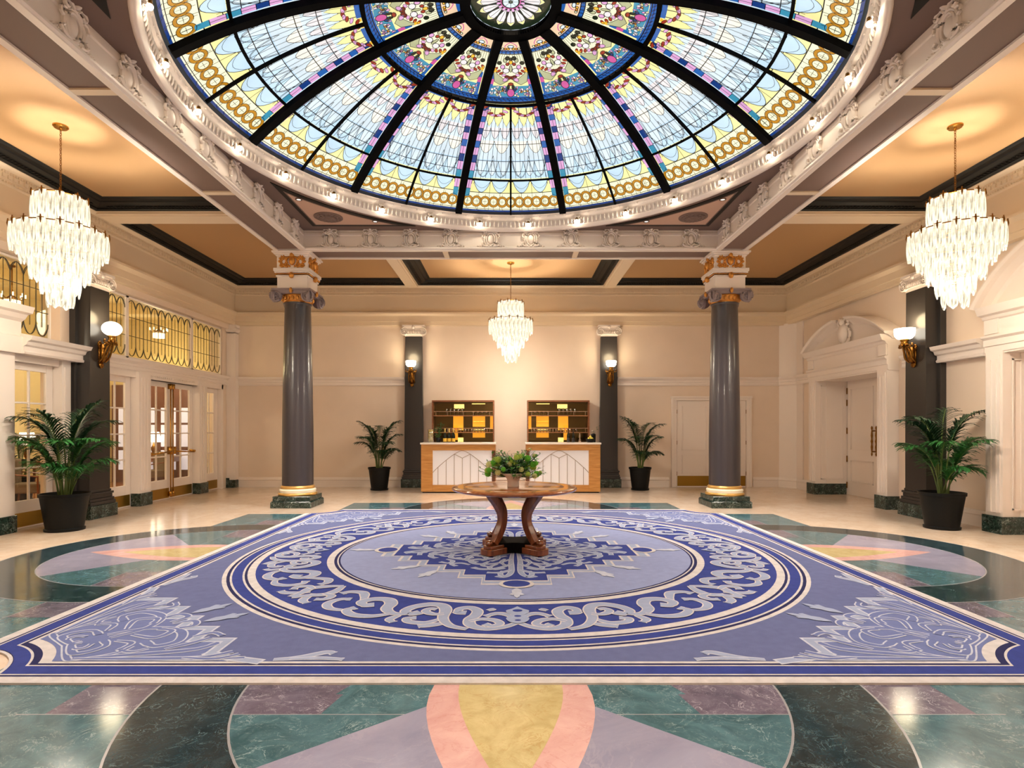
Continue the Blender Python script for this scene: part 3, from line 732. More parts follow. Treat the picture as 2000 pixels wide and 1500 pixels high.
        for k in range(6):
            u = k/5; rr = 1.33-.11*u**1.5; xx = .02+.20*u; blob(m, rr, f(xx, rr), .018, .034, 'red' if k != 2 else 'pink', 2, 8, s*.5*(.2+u), .006)
        blob(m, 1.36, f(.075,1.34), .026, .045, 'pink', 2.3, 8, s*.5, .007); blob(m, 1.335, f(.04,1.33), .02, .04, 'red', 2.1, 8, -s*.4)
        G(m, [(1.2, f(.24,1.2)), (1.26, f(.19,1.26)), (1.28, f(.26,1.28))], 'amber', 2)
        blob(m, 1.14, f(.17,1.14), .025, .035, 'dark_green', 2, 8); blob(m, 1.19, f(.12,1.19), .03, .035, 'pink', 2, 8); blob(m, 1.24, f(.07,1.24), .035, .05, 'white', 2, 8)
        blob(m, 1.10, f(.085,1.1), .03, .03, 'grey_green', 2, 8); blob(m, 1.07, f(.05,1.07), .028, .035, 'dark_green', 2.2, 8); blob(m, 1.15, f(.05,1.15), .022, .028, 'red', 2.2, 8)
        for i in range(6): GL(m, sub([(1.03, f(.02+.035*i,1.03)), (1.06, f(.03+.036*i,1.06)), (1.1+.012*i, f(.025+.042*i,1.1))], 2), .006, 1.4)
        G(m, [(1.46, f(.02,1.46)), (1.46, f(.3,1.46)), (1.6, f(.335,1.6)), (1.6, f(.02,1.6))], 'teal', .8)
        for i in range(30):
            x = rnd.uniform(.05, .30); r = rnd.uniform(1.46, 1.595)
            blob(m, r, f(x, r), rnd.uniform(.012,.022), rnd.uniform(.014,.026), rnd.choice(['white','white','pink','yellow','pale_blue','orange','pink','cream']), 1.5+i*.02, 7, rnd.uniform(0,3), .006)
        blob(m, 1.46, f(.035,1.46), .03, .02, 'dark_green', 3, 8); blob(m, 1.5, f(.06,1.5), .022, .018, 'deep_blue', 3, 7)
        for x, col in ((.04,'amber'), (.085,'orange'), (.12,'cream')): blob(m, .9, f(x,.9), .024, .024, col, 2, 8)
        GL(m, sub([(.86, f(.09,.86)), (.82, f(.08,.82)), (.78, f(.05,.78)), (.74, f(0,.74))], 3), .012, 2.4, 'magenta')
    blob(m, 1.54, c, .055, .055, 'magenta', 3, 14); blob(m, 1.42, c, .022, .04, 'red', 3, 8); blob(m, 1.12, c, .03, .03, 'amber', 3, 8); blob(m, 1.08, c, .024, .02, 'dark_green', 2.9, 8)
    blob(m, 1.21, c, .05, .022, 'grey_green', 2.4, 8); blob(m, .84, c, .035, .045, 'pale_blue', 2.2, 10)
    for i in range(9): GL(m, [(.955, c-H+i*3.6), (1.015, c-H+i*3.6)], .01, 2)
    GL(m, arc(.955, c-H, c+H), .012, 2); GL(m, arc(1.02, c-H, c+H), .012, 2); GL(m, arc(1.62, c-H, c+H), .012, 2)
    for i in range(14): GL(m, [(1.63, c-H+i*2.2), (1.73, c-H+i*2.2+1.6)], .009, 2)
    rbox(m, 1.665, 1.695, c-H, c+H, 'deep_blue', 1.5, 8)
    for i in range(12): GL(m, [(3.665, c-H+i*2.5), (3.70, c-H+i*2.5+1)], .006, 2)
    return m
ref = sector(0)
g0 = ref.xf(lambda x, y, z: (x, y-CY, z)).build('glass_panel', GM, dome, fix=False); g0.location = (0, CY, 0)
for k in range(1, 12):
    o = g0.copy(); SC.collection.objects.link(o); o.parent = dome; o.rotation_euler[2] = k*pi/6
# oculus
m = MB(); 
for i in range(24): rb0, rb1 = 360/24*i, 360/24*(i+1); G(m, [(.001, rb0), (.5, rb0), (.5, rb1)], 'dark_green', 0)
for i in range(16):
    a = i*22.5
    P = [(.16, a-5), (.28, a-10), (.36, a-8.6), (.40, a-4), (.42, a), (.40, a+4), (.36, a+8.6), (.28, a+10), (.16, a+5)]
    G(m, P, 'white', 2); GL(m, P+[P[0]], .009, 2.5); GL(m, [(.12, a), (.37, a)], .006, 2.6); G(m, [(.35, a-8), (.39, a-4), (.42, a), (.39, a+4), (.35, a+8), (.37, a)], 'yellow', 2.3)
    GL(m, [(.35, a-8), (.37, a), (.35, a+8)], .006, 2.7)
    blob(m, .15, a+11, .03, .022, 'pink', 3, 6, 0, .006)
for i in range(18): G(m, [(.001, i*20), (.1, i*20), (.1, i*20+20)], 'pale_blue', 4)
for i in range(12): G(m, [(.001, i*30), (.03, i*30), (.03, i*30+30)], 'dark_green', 5)
GL(m, arc(.1, 0, 360, 24), .012, 5); GL(m, arc(.12, 0, 360, 24), .01, 4, 'magenta')
for i in range(8): GL(m, [(.03, i*45), (.1, i*45)], .006, 5)
m.build('oculus_flower', GM, dome, fix=False, label='white flower glazing at the crown of the dome')
blk = mat('black_iron_rib', C(3,3,5), .8, spec=.08)
def polar_bar(r, hw, depth, name, n=96):
    m = MB()
    for i in range(n):
        a0, a1 = 360*i/n, 360*(i+1)/n
        q = [dp(r-hw, a0, .02), dp(r+hw, a0, .02), dp(r+hw, a1, .02), dp(r-hw, a1, .02)]
        p = [dp(r-hw, a0, depth), dp(r+hw, a0, depth), dp(r+hw, a1, depth), dp(r-hw, a1, depth)]
        m.add(q+p, [(4,5,6,7), (0,1,5,4), (2,3,7,6)])
    return m.build(name, blk, dome)
polar_bar(.56, .065, .07, 'ring_bar'); polar_bar(1.775, .028, .06, 'ring_bar'); polar_bar(3.13, .018, .05, 'ring_bar')
def rib(r0, r1, hw, depth, name):
    m = MB(); n = 20; vs = []
    for i in range(n+1):
        r = r0+(r1-r0)*i/n; z = dz(r); nx = r/RS; nz = sqrt(1-nx*nx)
        for x, o in ((-hw, .018), (hw, .018), (hw, depth), (-hw, depth)): vs.append((x, r-o*nx, z-o*nz))
    fs = []
    for i in range(n):
        for j in range(4): fs.append((i*4+j, i*4+(j+1) % 4, i*4+4+(j+1) % 4, i*4+4+j))
    m.add(vs, fs+[(0,1,2,3), (4*n,4*n+1,4*n+2,4*n+3)]); return m.build(name, blk, dome, loc=(0, CY, 0))
r1 = rib(.6, 3.73, .058, .09, 'main_rib'); r1.rotation_euler[2] = pi/12
r2 = rib(1.79, 3.73, .016, .05, 'thin_rib')
for k in range(1, 12):
    for r in (r1, r2): o = r.copy(); SC.collection.objects.link(o); o.parent = dome; o.rotation_euler[2] = r.rotation_euler[2]+k*pi/6
# ring cornice below the glass
m = MB()
rp = [(3.90,5.262),(3.90,5.235),(3.885,5.215),(3.86,5.205),(3.835,5.215),(3.825,5.235),(3.81,5.245),(3.80,5.26),(3.80,5.40),(3.785,5.42),(3.765,5.43),(3.755,5.455),(3.755,5.475),(3.735,5.485)]
m.lathe(rp, (0, CY, 0), 120, cap=False)
rc = m.build('ring_cornice', M['trim'], dome, True, label='cream carved ring cornice round the dome')
m = MB(); m.lathe([(3.735,5.485),(3.735,5.60),(3.66,5.60)], (0, CY, 0), 120, cap=False); m.build('ring_curb', mat('slate_curb', C(36,38,46), .6), dome, True)
m = MB(); NB = 26; boff = 5.0
for i in range(312):
    a = 2*pi*i/312; r = 3.795; c_, s_ = cos(a), sin(a)
    pts = [(0,5.275,.010), (.012,5.31,.016), (.016,5.345,.014), (.010,5.375,.008)]
    m.tube([((r-o)*s_, CY+(r-o)*c_, z) for o, z, w in pts], [w for o, z, w in pts], 5)
for i in range(156):
    a = 2*pi*(i+.5)/156; m.ball((3.757*sin(a), CY+3.757*cos(a), 5.445), .02, .02, .012, 6, 3)
for i in range(NB):
    a = math.radians(boff+360/NB*i); r = 3.79
    for j, (t, z, o, w) in enumerate(((-.045,5.34,.02,.022), (.045,5.34,.02,.022), (0,5.37,.03,.035), (-.05,5.30,.02,.02), (.05,5.30,.02,.02), (0,5.32,.03,.03), (-.03,5.395,.02,.022), (.03,5.395,.02,.022), (-.075,5.36,.01,.018), (.075,5.36,.01,.018))):
        aa = a+t/r; m.ball(((r-o)*sin(aa), CY+(r-o)*cos(aa), z), w, w, w*1.15, 7, 5)
m.build('ring_foliage', M['trim'], dome, True, label='carved leaves round the ring cornice')
b0 = None
for i in range(NB):
    ad = boff+360/NB*i; ad = (ad+180) % 360-180
    if abs(ad) > 132: continue
    a = math.radians(ad); loc = (3.735*sin(a), CY+3.735*cos(a), 5.30)
    if b0 is None:
        b0 = thing('light_bulb', 'small round lit bulb on the cream ring cornice of the dome', 'light bulb', loc, 0, 'bulbs round the dome'); t = b0
        q = MB(); q.ball((0,0,0), .028, n=14, k=10); q.build('globe', M['bulb'], t, True)
        q = MB(); q.lathe([(.03,0),(.022,.012),(.022,.04),(0,.04)], (0,0,.018), 12); q.build('socket', M['oldbrass'], t, True)
    else: dup(b0, loc)
# ================================================================ WALL TRIM
def courses(m, path, base):  # string course: offsets from the wall line
    m.sweep(path, [(0,2.62),(.04,2.62),(.05,2.64),(.04,2.66),(.035,2.70),(.05,2.71),(.035,2.72),(.035,2.755),(.06,2.77),(.09,2.80),(.10,2.84),(0,2.85)])
m = MB()
courses(m, [(7.22, 11.0-.0), (7.22, 11.06)][:0] or [(7.22, 13.8), (7.22, 14.62), (6.95, 15.05), (2.76, 15.05)], 0)
courses(m, [(-2.74, 15.05), (-7.06, 15.05)], 0)
courses(m, [(7.22, 10.2), (7.22, 10.66)], 0)
m.sweep([(7.22, 8.7), (7.22, 9.66)], [(0,2.60),(.14,2.60),(.15,2.63),(.13,2.65),(.13,2.71),(.17,2.73),(.19,2.78),(.24,2.80),(.26,2.86),(0,2.88)])
m.sweep([(-7.28, 9.66), (-7.28, 8.45)], [(0,2.60),(.20,2.60),(.21,2.63),(.19,2.65),(.19,2.71),(.23,2.73),(.25,2.78),(.30,2.80),(.33,2.86),(0,2.88)])
courses(m, [(-7.28, 15.05), (-7.28, 10.0)], 0)
struct(m.build('trim_3', M['trim']), 'cream string course along the walls')
BP = [(0,0),(.03,0),(.03,.17),(.045,.19),(.035,.21),(.02,.25),(0,.255)]
def base(name, paths):
    m = MB()
    for p in paths: m.sweep(p, BP)
    struct(m.build(name, M['trim']))
base('baseboard_back', [[(6.95, 15.05), (6.27, 15.05)], [(4.10, 15.05), (2.80, 15.05)], [(-2.78, 15.05), (-7.06, 15.05)], [(2.22, 15.05), (-2.20, 15.05)]])
base('baseboard_right', [[(7.22, 13.68), (7.22, 14.62), (6.95, 15.05)], [(7.22, 10.25), (7.22, 10.66)], [(7.22, 8.62), (7.22, 9.62)], [(7.22, YF), (7.22, 5.4)]])
base('baseboard_left', [[(-7.28, 4.7), (-7.28, YF)]])
# splayed corner strip at the back right, square one at the back left
m = MB(); m.slab([(7.23, 14.62), (7.23, 15.06), (6.95, 15.06)], 0, 4.2); m.slab([(7.22,14.62),(7.22,14.3),(7.19,14.3),(7.19,14.6)], .25, 4.2)
struct(m.build('trim_4', M['trim']), 'pale splayed strip in the back right corner')
# left corner pilaster with a scrolled capital
cp = thing('corner_pilaster', 'pale plaster corner pilaster with scrolled capital beside the small glazed sidelight', 'pilaster', (-7.07, 14.86, 0))
m = MB(); m.box(-.205,.02,0,.185,.2,3.95); m.box(-.205,.03,-.015,.185,2.58,2.66); m.build('shaft', M['trim'], cp)
m = MB(); m.box(-.205,.03,-.02,.185,.0,.2); m.box(-.205,-.12,-.03,-.02,.0,.25); m.build('plinth', M['greenm'], cp, label='green-black marble plinth')
m = MB(); m.box(-.205,.05,-.03,.185,4.10,4.17)
for s in (-.14, .0): m.tube([(s,-.05+.0,4.04),(s,.18,4.04)], .065, 14); m.ball((s,-.05,4.04), .025, .03, .025, 8, 5)
m.box(-.14,.0,-.03,.185,4.02,4.1)
for k in range(6): m.ball((-.14+.03*k,-.04,4.0), .025,.02,.035, 6, 4)
m.build('capital', M['trim'], cp, 'auto')
# ================================================================ PILASTERS (local: face towards -y, back on y=0)
def spiral(cx, cz, r, s, y, turns=2.2, n=36):
    return [(cx+s*r*(1-.82*i/n)*sin(2*pi*turns*i/n), y, cz+r*(1-.82*i/n)*cos(2*pi*turns*i/n)) for i in range(n+1)]
def ionic(m, w, dpt, z, h):
    """pilaster capital: w width, dpt depth (front at y=-dpt), z bottom, h height"""
    y = -dpt
    m.box(-w/2-.07, w/2+.07, y-.05, 0, z+h-.045, z+h); m.box(-w/2-.04, w/2+.04, y-.03, 0, z+h-.09, z+h-.045)
    m.box(-w/2-.0, w/2+.0, y-.0, 0, z, z+h-.06)
    for s in (-1, 1):
        cx = s*(w/2+.01); cz = z+h*.42; r = h*.38
        m.tube([(cx, y-.02, cz), (cx, 0, cz)], r*.86, 18)
        m.tube(spiral(cx, cz, r*.95, s, y-.035), [.017*(1-.5*i/36) for i in range(37)], 6); m.ball((cx, y-.03, cz), .02, .03, .02, 8, 5)
    for k in range(7): m.ball((-w*.3+w*.1*k, y-.02, z+h*.38), w*.045, .03, h*.16, 8, 6)
    m.tube([(-w*.36, y-.02, z+h*.2), (w*.36, y-.02, z+h*.2)], .014, 6)
    m.ball((0, y-.05, z+h-.06), .04, .03, .05, 8, 6)
def pilaster(loc, rz, lab, w, dpt, step=None, side=1):
    t = thing('wall_pilaster', lab, 'pilaster', loc, rz, None); y = -dpt
    m = MB(); hw = w/2; n = 10; zs = [.46+(3.88-.46)*i/n for i in range(n+1)]
    vs = []
    for z in zs:
        tp = 1-.09*max(0, (z-1.6)/2.4)
        vs += [(-hw*tp, y, z), (hw*tp, y, z), (hw*tp, 0, z), (-hw*tp, 0, z)]
    m.add(vs, [tuple(4*i+q for q in (j, (j+1) % 4, (j+1) % 4+4, j+4)) for i in range(n) for j in range(4)]+[(0,1,2,3), tuple(4*n+j for j in range(4))])
    if step: m.box(-hw+(.06 if side > 0 else -.05), hw+(.05 if side > 0 else -.06), -step, 0, .2, 4.0)
    m.build('shaft', M['pil'], t, bevel=.006)
    m = MB(); ext = hw
    for o, z0, z1 in ((.06,.22,.28), (.045,.28,.33), (.025,.33,.39), (.04,.39,.43), (.012,.43,.47)): m.box(-hw-o, hw+o, y-o, 0, z0, z1)
    m.build('base', M['pil'], t, bevel=.008)
    m = MB(); m.box(-hw-.08, hw+.08, y-.08, 0, 0, .22); m.build('plinth', M['greenm'], t, bevel=.006, label='green-black marble plinth')
    m = MB(); ionic(m, w*.93, dpt, 3.88, .29); m.build('capital', M['trim'], t, 'auto', label='cream ionic capital')
    return t
pilaster((-2.495, 15.05, 0), 0, 'charcoal wall pilaster on the back wall left of the two bars', .47, .14)
pilaster((2.525, 15.05, 0), 0, 'charcoal wall pilaster on the back wall right of the two bars', .45, .14)
pilaster((-7.28, 9.87, 0), pi/2, 'wide charcoal pilaster on the left wall behind the nearest potted palm', .50, .30, .10, -1)
pilaster((7.22, 9.93, 0), -pi/2, 'wide charcoal pilaster on the right wall behind the potted palm', .52, .30, .10, 1)
# ================================================================ FREESTANDING COLUMNS
def column(x, y, lab, mir):
    t = thing('marble_column', lab, 'column', (x, y, 0))
    m = MB(); m.box(-.385,.385,-.385,.385,0,.115); m.box(-.375,.375,-.375,.375,.115,.13); m.box(-.355,.355,-.355,.355,.13,.22); m.build('plinth', M['greenm'], t, bevel=.008, label='square green-black marble plinth')
    m = MB(); m.lathe([(.35,.22),(.365,.235),(.365,.26),(.345,.275)], n=48, m=0); m.lathe([(.345,.275),(.335,.285),(.345,.31),(.34,.335),(.32,.35)], n=48, m=1)
    m.lathe([(.32,.35),(.315,.36),(.325,.372),(.32,.39),(.305,.395),(.298,.41)], n=48, m=0)
    m.build('base', [M['gold'] if 0 else mat('pale_gilding', C(222,176,100), .3, .7), mat('ivory_gloss', C(240,226,196), .25)], t, True, label='gilt and ivory moulded base')
    m = MB(); pr = []
    for i in range(17):
        u = i/16; z = .40+3.50*u; pr.append((.292-.05*max(0, u-.25)**1.3*1.45, z))
    pr += [(.262,3.92),(.262,3.94),(.245,3.945)]
    m.lathe([(.30,.395)]+pr, n=56); m.build('shaft', M['col'], t, 'auto')
    m = MB(); m.lathe([(.25,3.93),(.262,3.94),(.262,3.955),(.25,3.965),(.30,4.06),(.29,4.09)], n=32)
    for i in range(20): a = 2*pi*i/20; m.ball((.275*cos(a), .275*sin(a), 4.02), .035,.035,.05, 7, 5)
    m.build('necking', M['gold'], t, 'auto', label='gilded egg-and-dart collar under the scrolls')
    m = MB(); m.box(-.37,.37,-.37,.37,4.14,4.17); m.box(-.34,.34,-.34,.34,4.08,4.14)
    for sx in (-1, 1):
        for sy in (-1, 1):
            for ax in (0, 1):   # volutes on each face at both ends
                r = .125; cz = 4.03
                if ax == 0: P = [(sx*.29, sy*.30, cz), (sx*.29, sy*.345, cz)]
                else: P = [(sx*.30, sy*.29, cz), (sx*.345, sy*.29, cz)]
                m.tube(P, r*.9, 20)
                spn = spiral(0, 0, r, sx if ax == 0 else sy, 0)
                if ax == 0: m.tube([(sx*.29+p[0], sy*.35, cz+p[2]) for p in spn], [.02*(1-.5*i/36) for i in range(37)], 6); m.ball((sx*.29, sy*.35, cz), .026, .03, .026, 8, 6)
                else: m.tube([(sx*.35, sy*.29+p[0], cz+p[2]) for p in spn], [.02*(1-.5*i/36) for i in range(37)], 6); m.ball((sx*.35, sy*.29, cz), .03, .026, .026, 8, 6)
    cap_ = m.build('capital', M['cap'], t, 'auto', label='grey-lilac ionic capital with scrolls')
    m = MB()
    for a in range(4):
        dx, dy = ((0,-1),(0,1),(-1,0),(1,0))[a]; m.ball((dx*.365, dy*.365, 4.13), .035, .035, .055, 8, 6)
    m.build('gilt_bud', M['gold'], cap_, True, label='gilded bud on the capital')
    m = MB()
    for h, z0, z1 in ((.29,4.17,4.43), (.31,4.40,4.43), (.345,4.50,4.56), (.33,4.47,4.50), (.295,4.56,4.80), (.31,4.79,4.82), (.34,4.82,4.85), (.37,4.85,4.885)): m.box(-h,h,-h,h,z0,z1)
    m.build('entablature_block', M['trim'], t, bevel=.006)
    m = MB()
    for a in range(4):
        ca, sa = cos(a*pi/2), sin(a*pi/2)
        def P(u, d, z): return (u*ca-d*sa, u*sa+d*ca, z)
        for k in range(24):  m.ball(P(-.30+.026*k, .32, 4.45), .016,.016,.014, 5, 3)
        m.ball(P(0,.34,4.42), .05,.05,.06, 8, 6); m.ball(P(0,.31,4.70), .062,.05,.085, 10, 8)
        for s in (-1, 1):
            for k in range(26):
                tt = k/26; an = tt*2*pi*2.3; rr = .11*(1-.6*tt)
                m.ball(P(s*(.165+rr*cos(an)*.75), .303, 4.69+rr*sin(an)), .021,.02,.022, 6, 4)
            for k in range(8): m.ball(P(s*(.05+.025*k), .305, 4.60+.012*sin(k*2)), .022,.02,.022, 6, 4)
            for k in range(6): m.ball(P(s*(.02+.022*k), .31, 4.79-.012*k), .024,.02,.02, 6, 4)
            m.tube([P(s*x, .315, z) for x, z in ((.08,4.62),(.1,4.70),(.07,4.78))], .014, 6)
        m.ball(P(0,.32,4.81), .045,.035,.045, 8, 5)
    m.build('gilt_crest', M['gold'], t, True, label='gilded scrolled cartouches')
    return t
column(-4.16, 11.35, 'tall round charcoal column standing left of the carpet', 1)
column(4.18, 11.35, 'tall round charcoal column standing right of the carpet in front of the double door', -1)
# ================================================================ DOORS AND WINDOWS
def casing_strip(m, x0, x1, y0, y1, z0, z1):   # box with fluting on the room side
    m.box(x0, x1, y0, y1, z0, z1)
def glazed_leaf(parent, name, y0, y1, cols, rows=4, z0=.004, z1=2.5, gz0=.42, gz1=2.39, x=-7.36, st=.11):
    m = MB(); t = .045
    m.box(x-t, x, y0, y0+st, z0, z1); m.box(x-t, x, y1-st, y1, z0, z1); m.box(x-t, x, y0+st, y1-st, z0, gz0); m.box(x-t, x, y0+st, y1-st, gz1, z1)
    a, b = y0+st, y1-st
    for c in range(1, cols): yy = a+(b-a)*c/cols; m.box(x-t+.008, x-.006, yy-.014, yy+.014, gz0, gz1)
    for r in range(1, rows): zz = gz0+(gz1-gz0)*r/rows; m.box(x-t+.01, x-.008, a, b, zz-.014, zz+.014)
    o = m.build(name, M['trim'], parent, bevel=.004)
    g = MB(); g.box(x-t/2-.003, x-t/2+.003, a, b, gz0, gz1); g.build('glass', M['glass'], o)
    k = MB(); k.box(x, x+.006, y0+.03, y1-.03, .03, .24); k.build('kick_plate', M['kick'], o, label='brass kick plate')
    return o
def block(m, y0, y1, x0=-7.36, x1=-7.17, z=.25): m.box(x0, x1, y0-.01, y1+.01, 0, z)
def lead_window(name, y0, y1, x, z0, z1, n):
    f = MB(); w_ = .03
    f.box(x-.04, x+.03, y0, y1, z0, z0+w_); f.box(x-.04, x+.03, y0, y1, z1-w_, z1); f.box(x-.04, x+.03, y0, y0+w_, z0, z1); f.box(x-.04, x+.03, y1-w_, y1, z0, z1)
    o = struct(f.build(name, M['trim'])); g = MB(); g.box(x-.004, x, y0+w_, y1-w_, z0+w_, z1-w_); g.build('glass', M['leadglass'], o)
    L = MB(); a, b = y0+w_, y1-w_; s = (b-a)/n; zb, zt = z0+w_, z1-w_; r = .007
    for i in range(n+1):
        yy = a+s*i
        if 0 < i < n: L.tube([(x+.006, yy, zb+.22), (x+.006, yy, zt-.2)], r, 5)
        if i < n:
            L.tube([(x+.006, yy+s/2, zb+.16), (x+.006, yy+s/2, zt-.02)], r*.7, 5)
            P = [(yy+s*(.5-.5*cos(pi*k/10)), zt-.2+.17*sin(pi*k/10)) for k in range(11)]; L.tube([(x+.006, p, q) for p, q in P], r, 5)
            P = [(yy+s*(.5-.5*cos(pi*k/10)), zb+.22-.2*sin(pi*k/10)) for k in range(11)]; L.tube([(x+.006, p, q) for p, q in P], r, 5)
            P = [(yy+s*k/10+s/2, zb+.22-.2*abs(cos(pi*k/10))**.7) for k in range(11) if yy+s*k/10+s/2 < b]
            if len(P) > 1: L.tube([(x+.006, p, q) for p, q in P], r*.7, 5)
            P = [(yy+s*k/10+s/2, zt-.2+.17*abs(cos(pi*k/10))) for k in range(11) if yy+s*k/10+s/2 < b]
            if len(P) > 1: L.tube([(x+.006, p, q) for p, q in P], r*.7, 5)
    for zz in (zb+(zt-zb)*.36, zb+(zt-zb)*.68): L.tube([(x+.006, a, zz), (x+.006, b, zz)], r*.8, 5)
    L.build('lead_lines', M['lead'], o)
    return o
# far left assembly
d1 = MB(); fx0, fx1 = -7.42, -7.26
for y0, y1 in ((11.25,11.62), (13.43,13.77)):
    d1.box(fx0, -7.2, y0, y1, .0, 2.62)
    for k in range(3): yy = y0+.09+k*(y1-y0-.18)/2; d1.box(-7.2, -7.188, yy-.02, yy+.02, .3, 2.5)
for y0, y1 in ((10.3,10.38), (14.59,14.66)): d1.box(fx0, fx1, y0, y1, 0, 2.62)
d1.box(fx0, fx1, 10.3, 14.66, 2.50, 2.66); d1.box(fx0, fx1+.02, 11.62, 13.43, 2.5, 2.62)
beads(d1, (fx1+.02, 11.65), (fx1+.02, 13.4), -.01, 2.565, .07, .04, .03)
D1 = struct(d1.build('door_1', M['trim']), 'white glazed double door with sidelights in the far part of the left wall')
L1 = glazed_leaf(D1, 'door_leaf', 11.635, 12.525, 2); L2 = glazed_leaf(D1, 'door_leaf', 12.53, 13.42, 2)
glazed_leaf(D1, 'sidelight', 13.78, 14.58, 2, st=.19); glazed_leaf(D1, 'sidelight', 10.39, 11.24, 2, st=.15)
m = MB(); block(m, 11.25, 11.62); block(m, 13.43, 13.77); m.build('plinth_block', M['greenm'], D1, bevel=.005, label='green-black marble plinth blocks')
m = MB()
for s in (-1, 1): m.tube([(-7.31, 12.5275+s*.045, .05), (-7.31, 12.5275+s*.045, 2.46)], .013, 8); m.box(-7.36,-7.28, 12.5275+s*.045-.025, 12.5275+s*.045+.025, 2.36, 2.47); m.box(-7.36,-7.28, 12.5275+s*.045-.025, 12.5275+s*.045+.025, .06, .16)
for s in (-1, 1):
    m.tube([(-7.27, 12.53+s*.08, 1.02), (-7.27, 12.53+s*.8, .98)], .016, 8); m.tube([(-7.36, 12.53+s*.78, 1.02), (-7.24, 12.53+s*.8, 1.0)], .025, 8); m.box(-7.36,-7.26, 12.53+s*.06-.03, 12.53+s*.06+.03, .96, 1.12)
m.build('panic_bar', M['brass'], D1, True, label='brass push bars and vertical rods')
wn = 1
for y0, y1, n in ((10.3,11.05,3), (11.07,13.30,9), (13.32,14.64,5)): lead_window('window_%d' % wn, y0, y1, -7.33, 2.86, 4.04, n); wn += 1
# centre left assembly
d2 = MB()
for y0, y1 in ((8.10,8.43), (5.71,6.04)): d2.box(fx0, -7.2, y0, y1, 0, 2.62)
for y0, y1 in ((9.34,9.53), (4.6,4.79)): d2.box(fx0, -7.22, y0, y1, .0, 2.62); d2.box(-7.22,-7.2, y0+.05, y1-.05, 0, 2.5)
d2.box(fx0, fx1, 4.75, 9.38, 2.50, 2.66)
d2.sweep([(fx1+.02, 8.47), (fx1+.02, 5.67)], [(0,2.60),(.12,2.60),(.14,2.84),(.1,2.86),(.1,3.06),(.16,3.10),(.2,3.16),(.27,3.18),(.30,3.27),(0,3.3)])
D2 = struct(d2.build('door_2', M['trim']), 'white glazed entrance with pedimented lintel in the near part of the left wall')
glazed_leaf(D2, 'sidelight', 8.44, 9.33, 2, st=.13); glazed_leaf(D2, 'sidelight', 4.8, 5.70, 2, st=.13)
glazed_leaf(D2, 'door_leaf', 7.07, 8.09, 2); glazed_leaf(D2, 'door_leaf', 6.05, 7.065, 2)
m = MB(); block(m, 8.10, 8.43, z=.25); block(m, 5.71, 6.04, z=.25); m.build('plinth_block', M['greenm'], D2, bevel=.005, label='green-black marble plinth blocks')
for y0, y1, n in ((4.78,7.05,9), (7.07,9.22,9)): lead_window('window_%d' % wn, y0, y1, -7.33, 2.9, 4.04, n); wn += 1
# back double door
d3 = MB(); yb = 15.05
for x0, x1 in ((4.16,4.29), (6.09,6.22)): d3.box(x0, x1, yb-.05, yb, 0, 2.24); d3.box(x0 if x0 < 5 else x1-.05, x0+.05 if x0 < 5 else x1, yb-.07, yb-.05, 0, 2.30)
d3.box(4.16, 6.22, yb-.05, yb, 2.24, 2.34); d3.box(4.14, 6.24, yb-.075, yb, 2.30, 2.35)
D3 = struct(d3.build('door_3', M['trim'], bevel=.004), 'white panelled double door in the back wall behind the right column')
for x0, x1 in ((4.30,5.187), (5.193,6.08)):
    m = MB(); m.box(x0, x1, yb-.03, yb-.002, .003, 2.23)
    for z0, z1 in ((.95,2.1), (.34,.83)):
        a, b = x0+.12, x1-.12
        for q in (0, .022):
            o = q; m.box(a+o, b-o, yb-.04+q*.2, yb-.03, z1-o-.014, z1-o); m.box(a+o, b-o, yb-.04+q*.2, yb-.03, z0+o, z0+o+.014); m.box(a+o, a+o+.014, yb-.04+q*.2, yb-.03, z0+o, z1-o); m.box(b-o-.014, b-o, yb-.04+q*.2, yb-.03, z0+o, z1-o)
    o = m.build('door_leaf', M['trim'], D3)
    k = MB(); k.box(x0+.01, x1-.01, yb-.037, yb-.03, .03, .29); k.build('kick_plate', M['kick'], o, label='brass kick plate')
    h = MB(); hx = x0-.005 if x0 < 5 else x1+.005
    for z in (.35, 1.15, 1.95): h.tube([(hx, yb-.04, z-.05), (hx, yb-.04, z+.05)], .009, 6)
    h.build('hinge', M['oldbrass'], o)
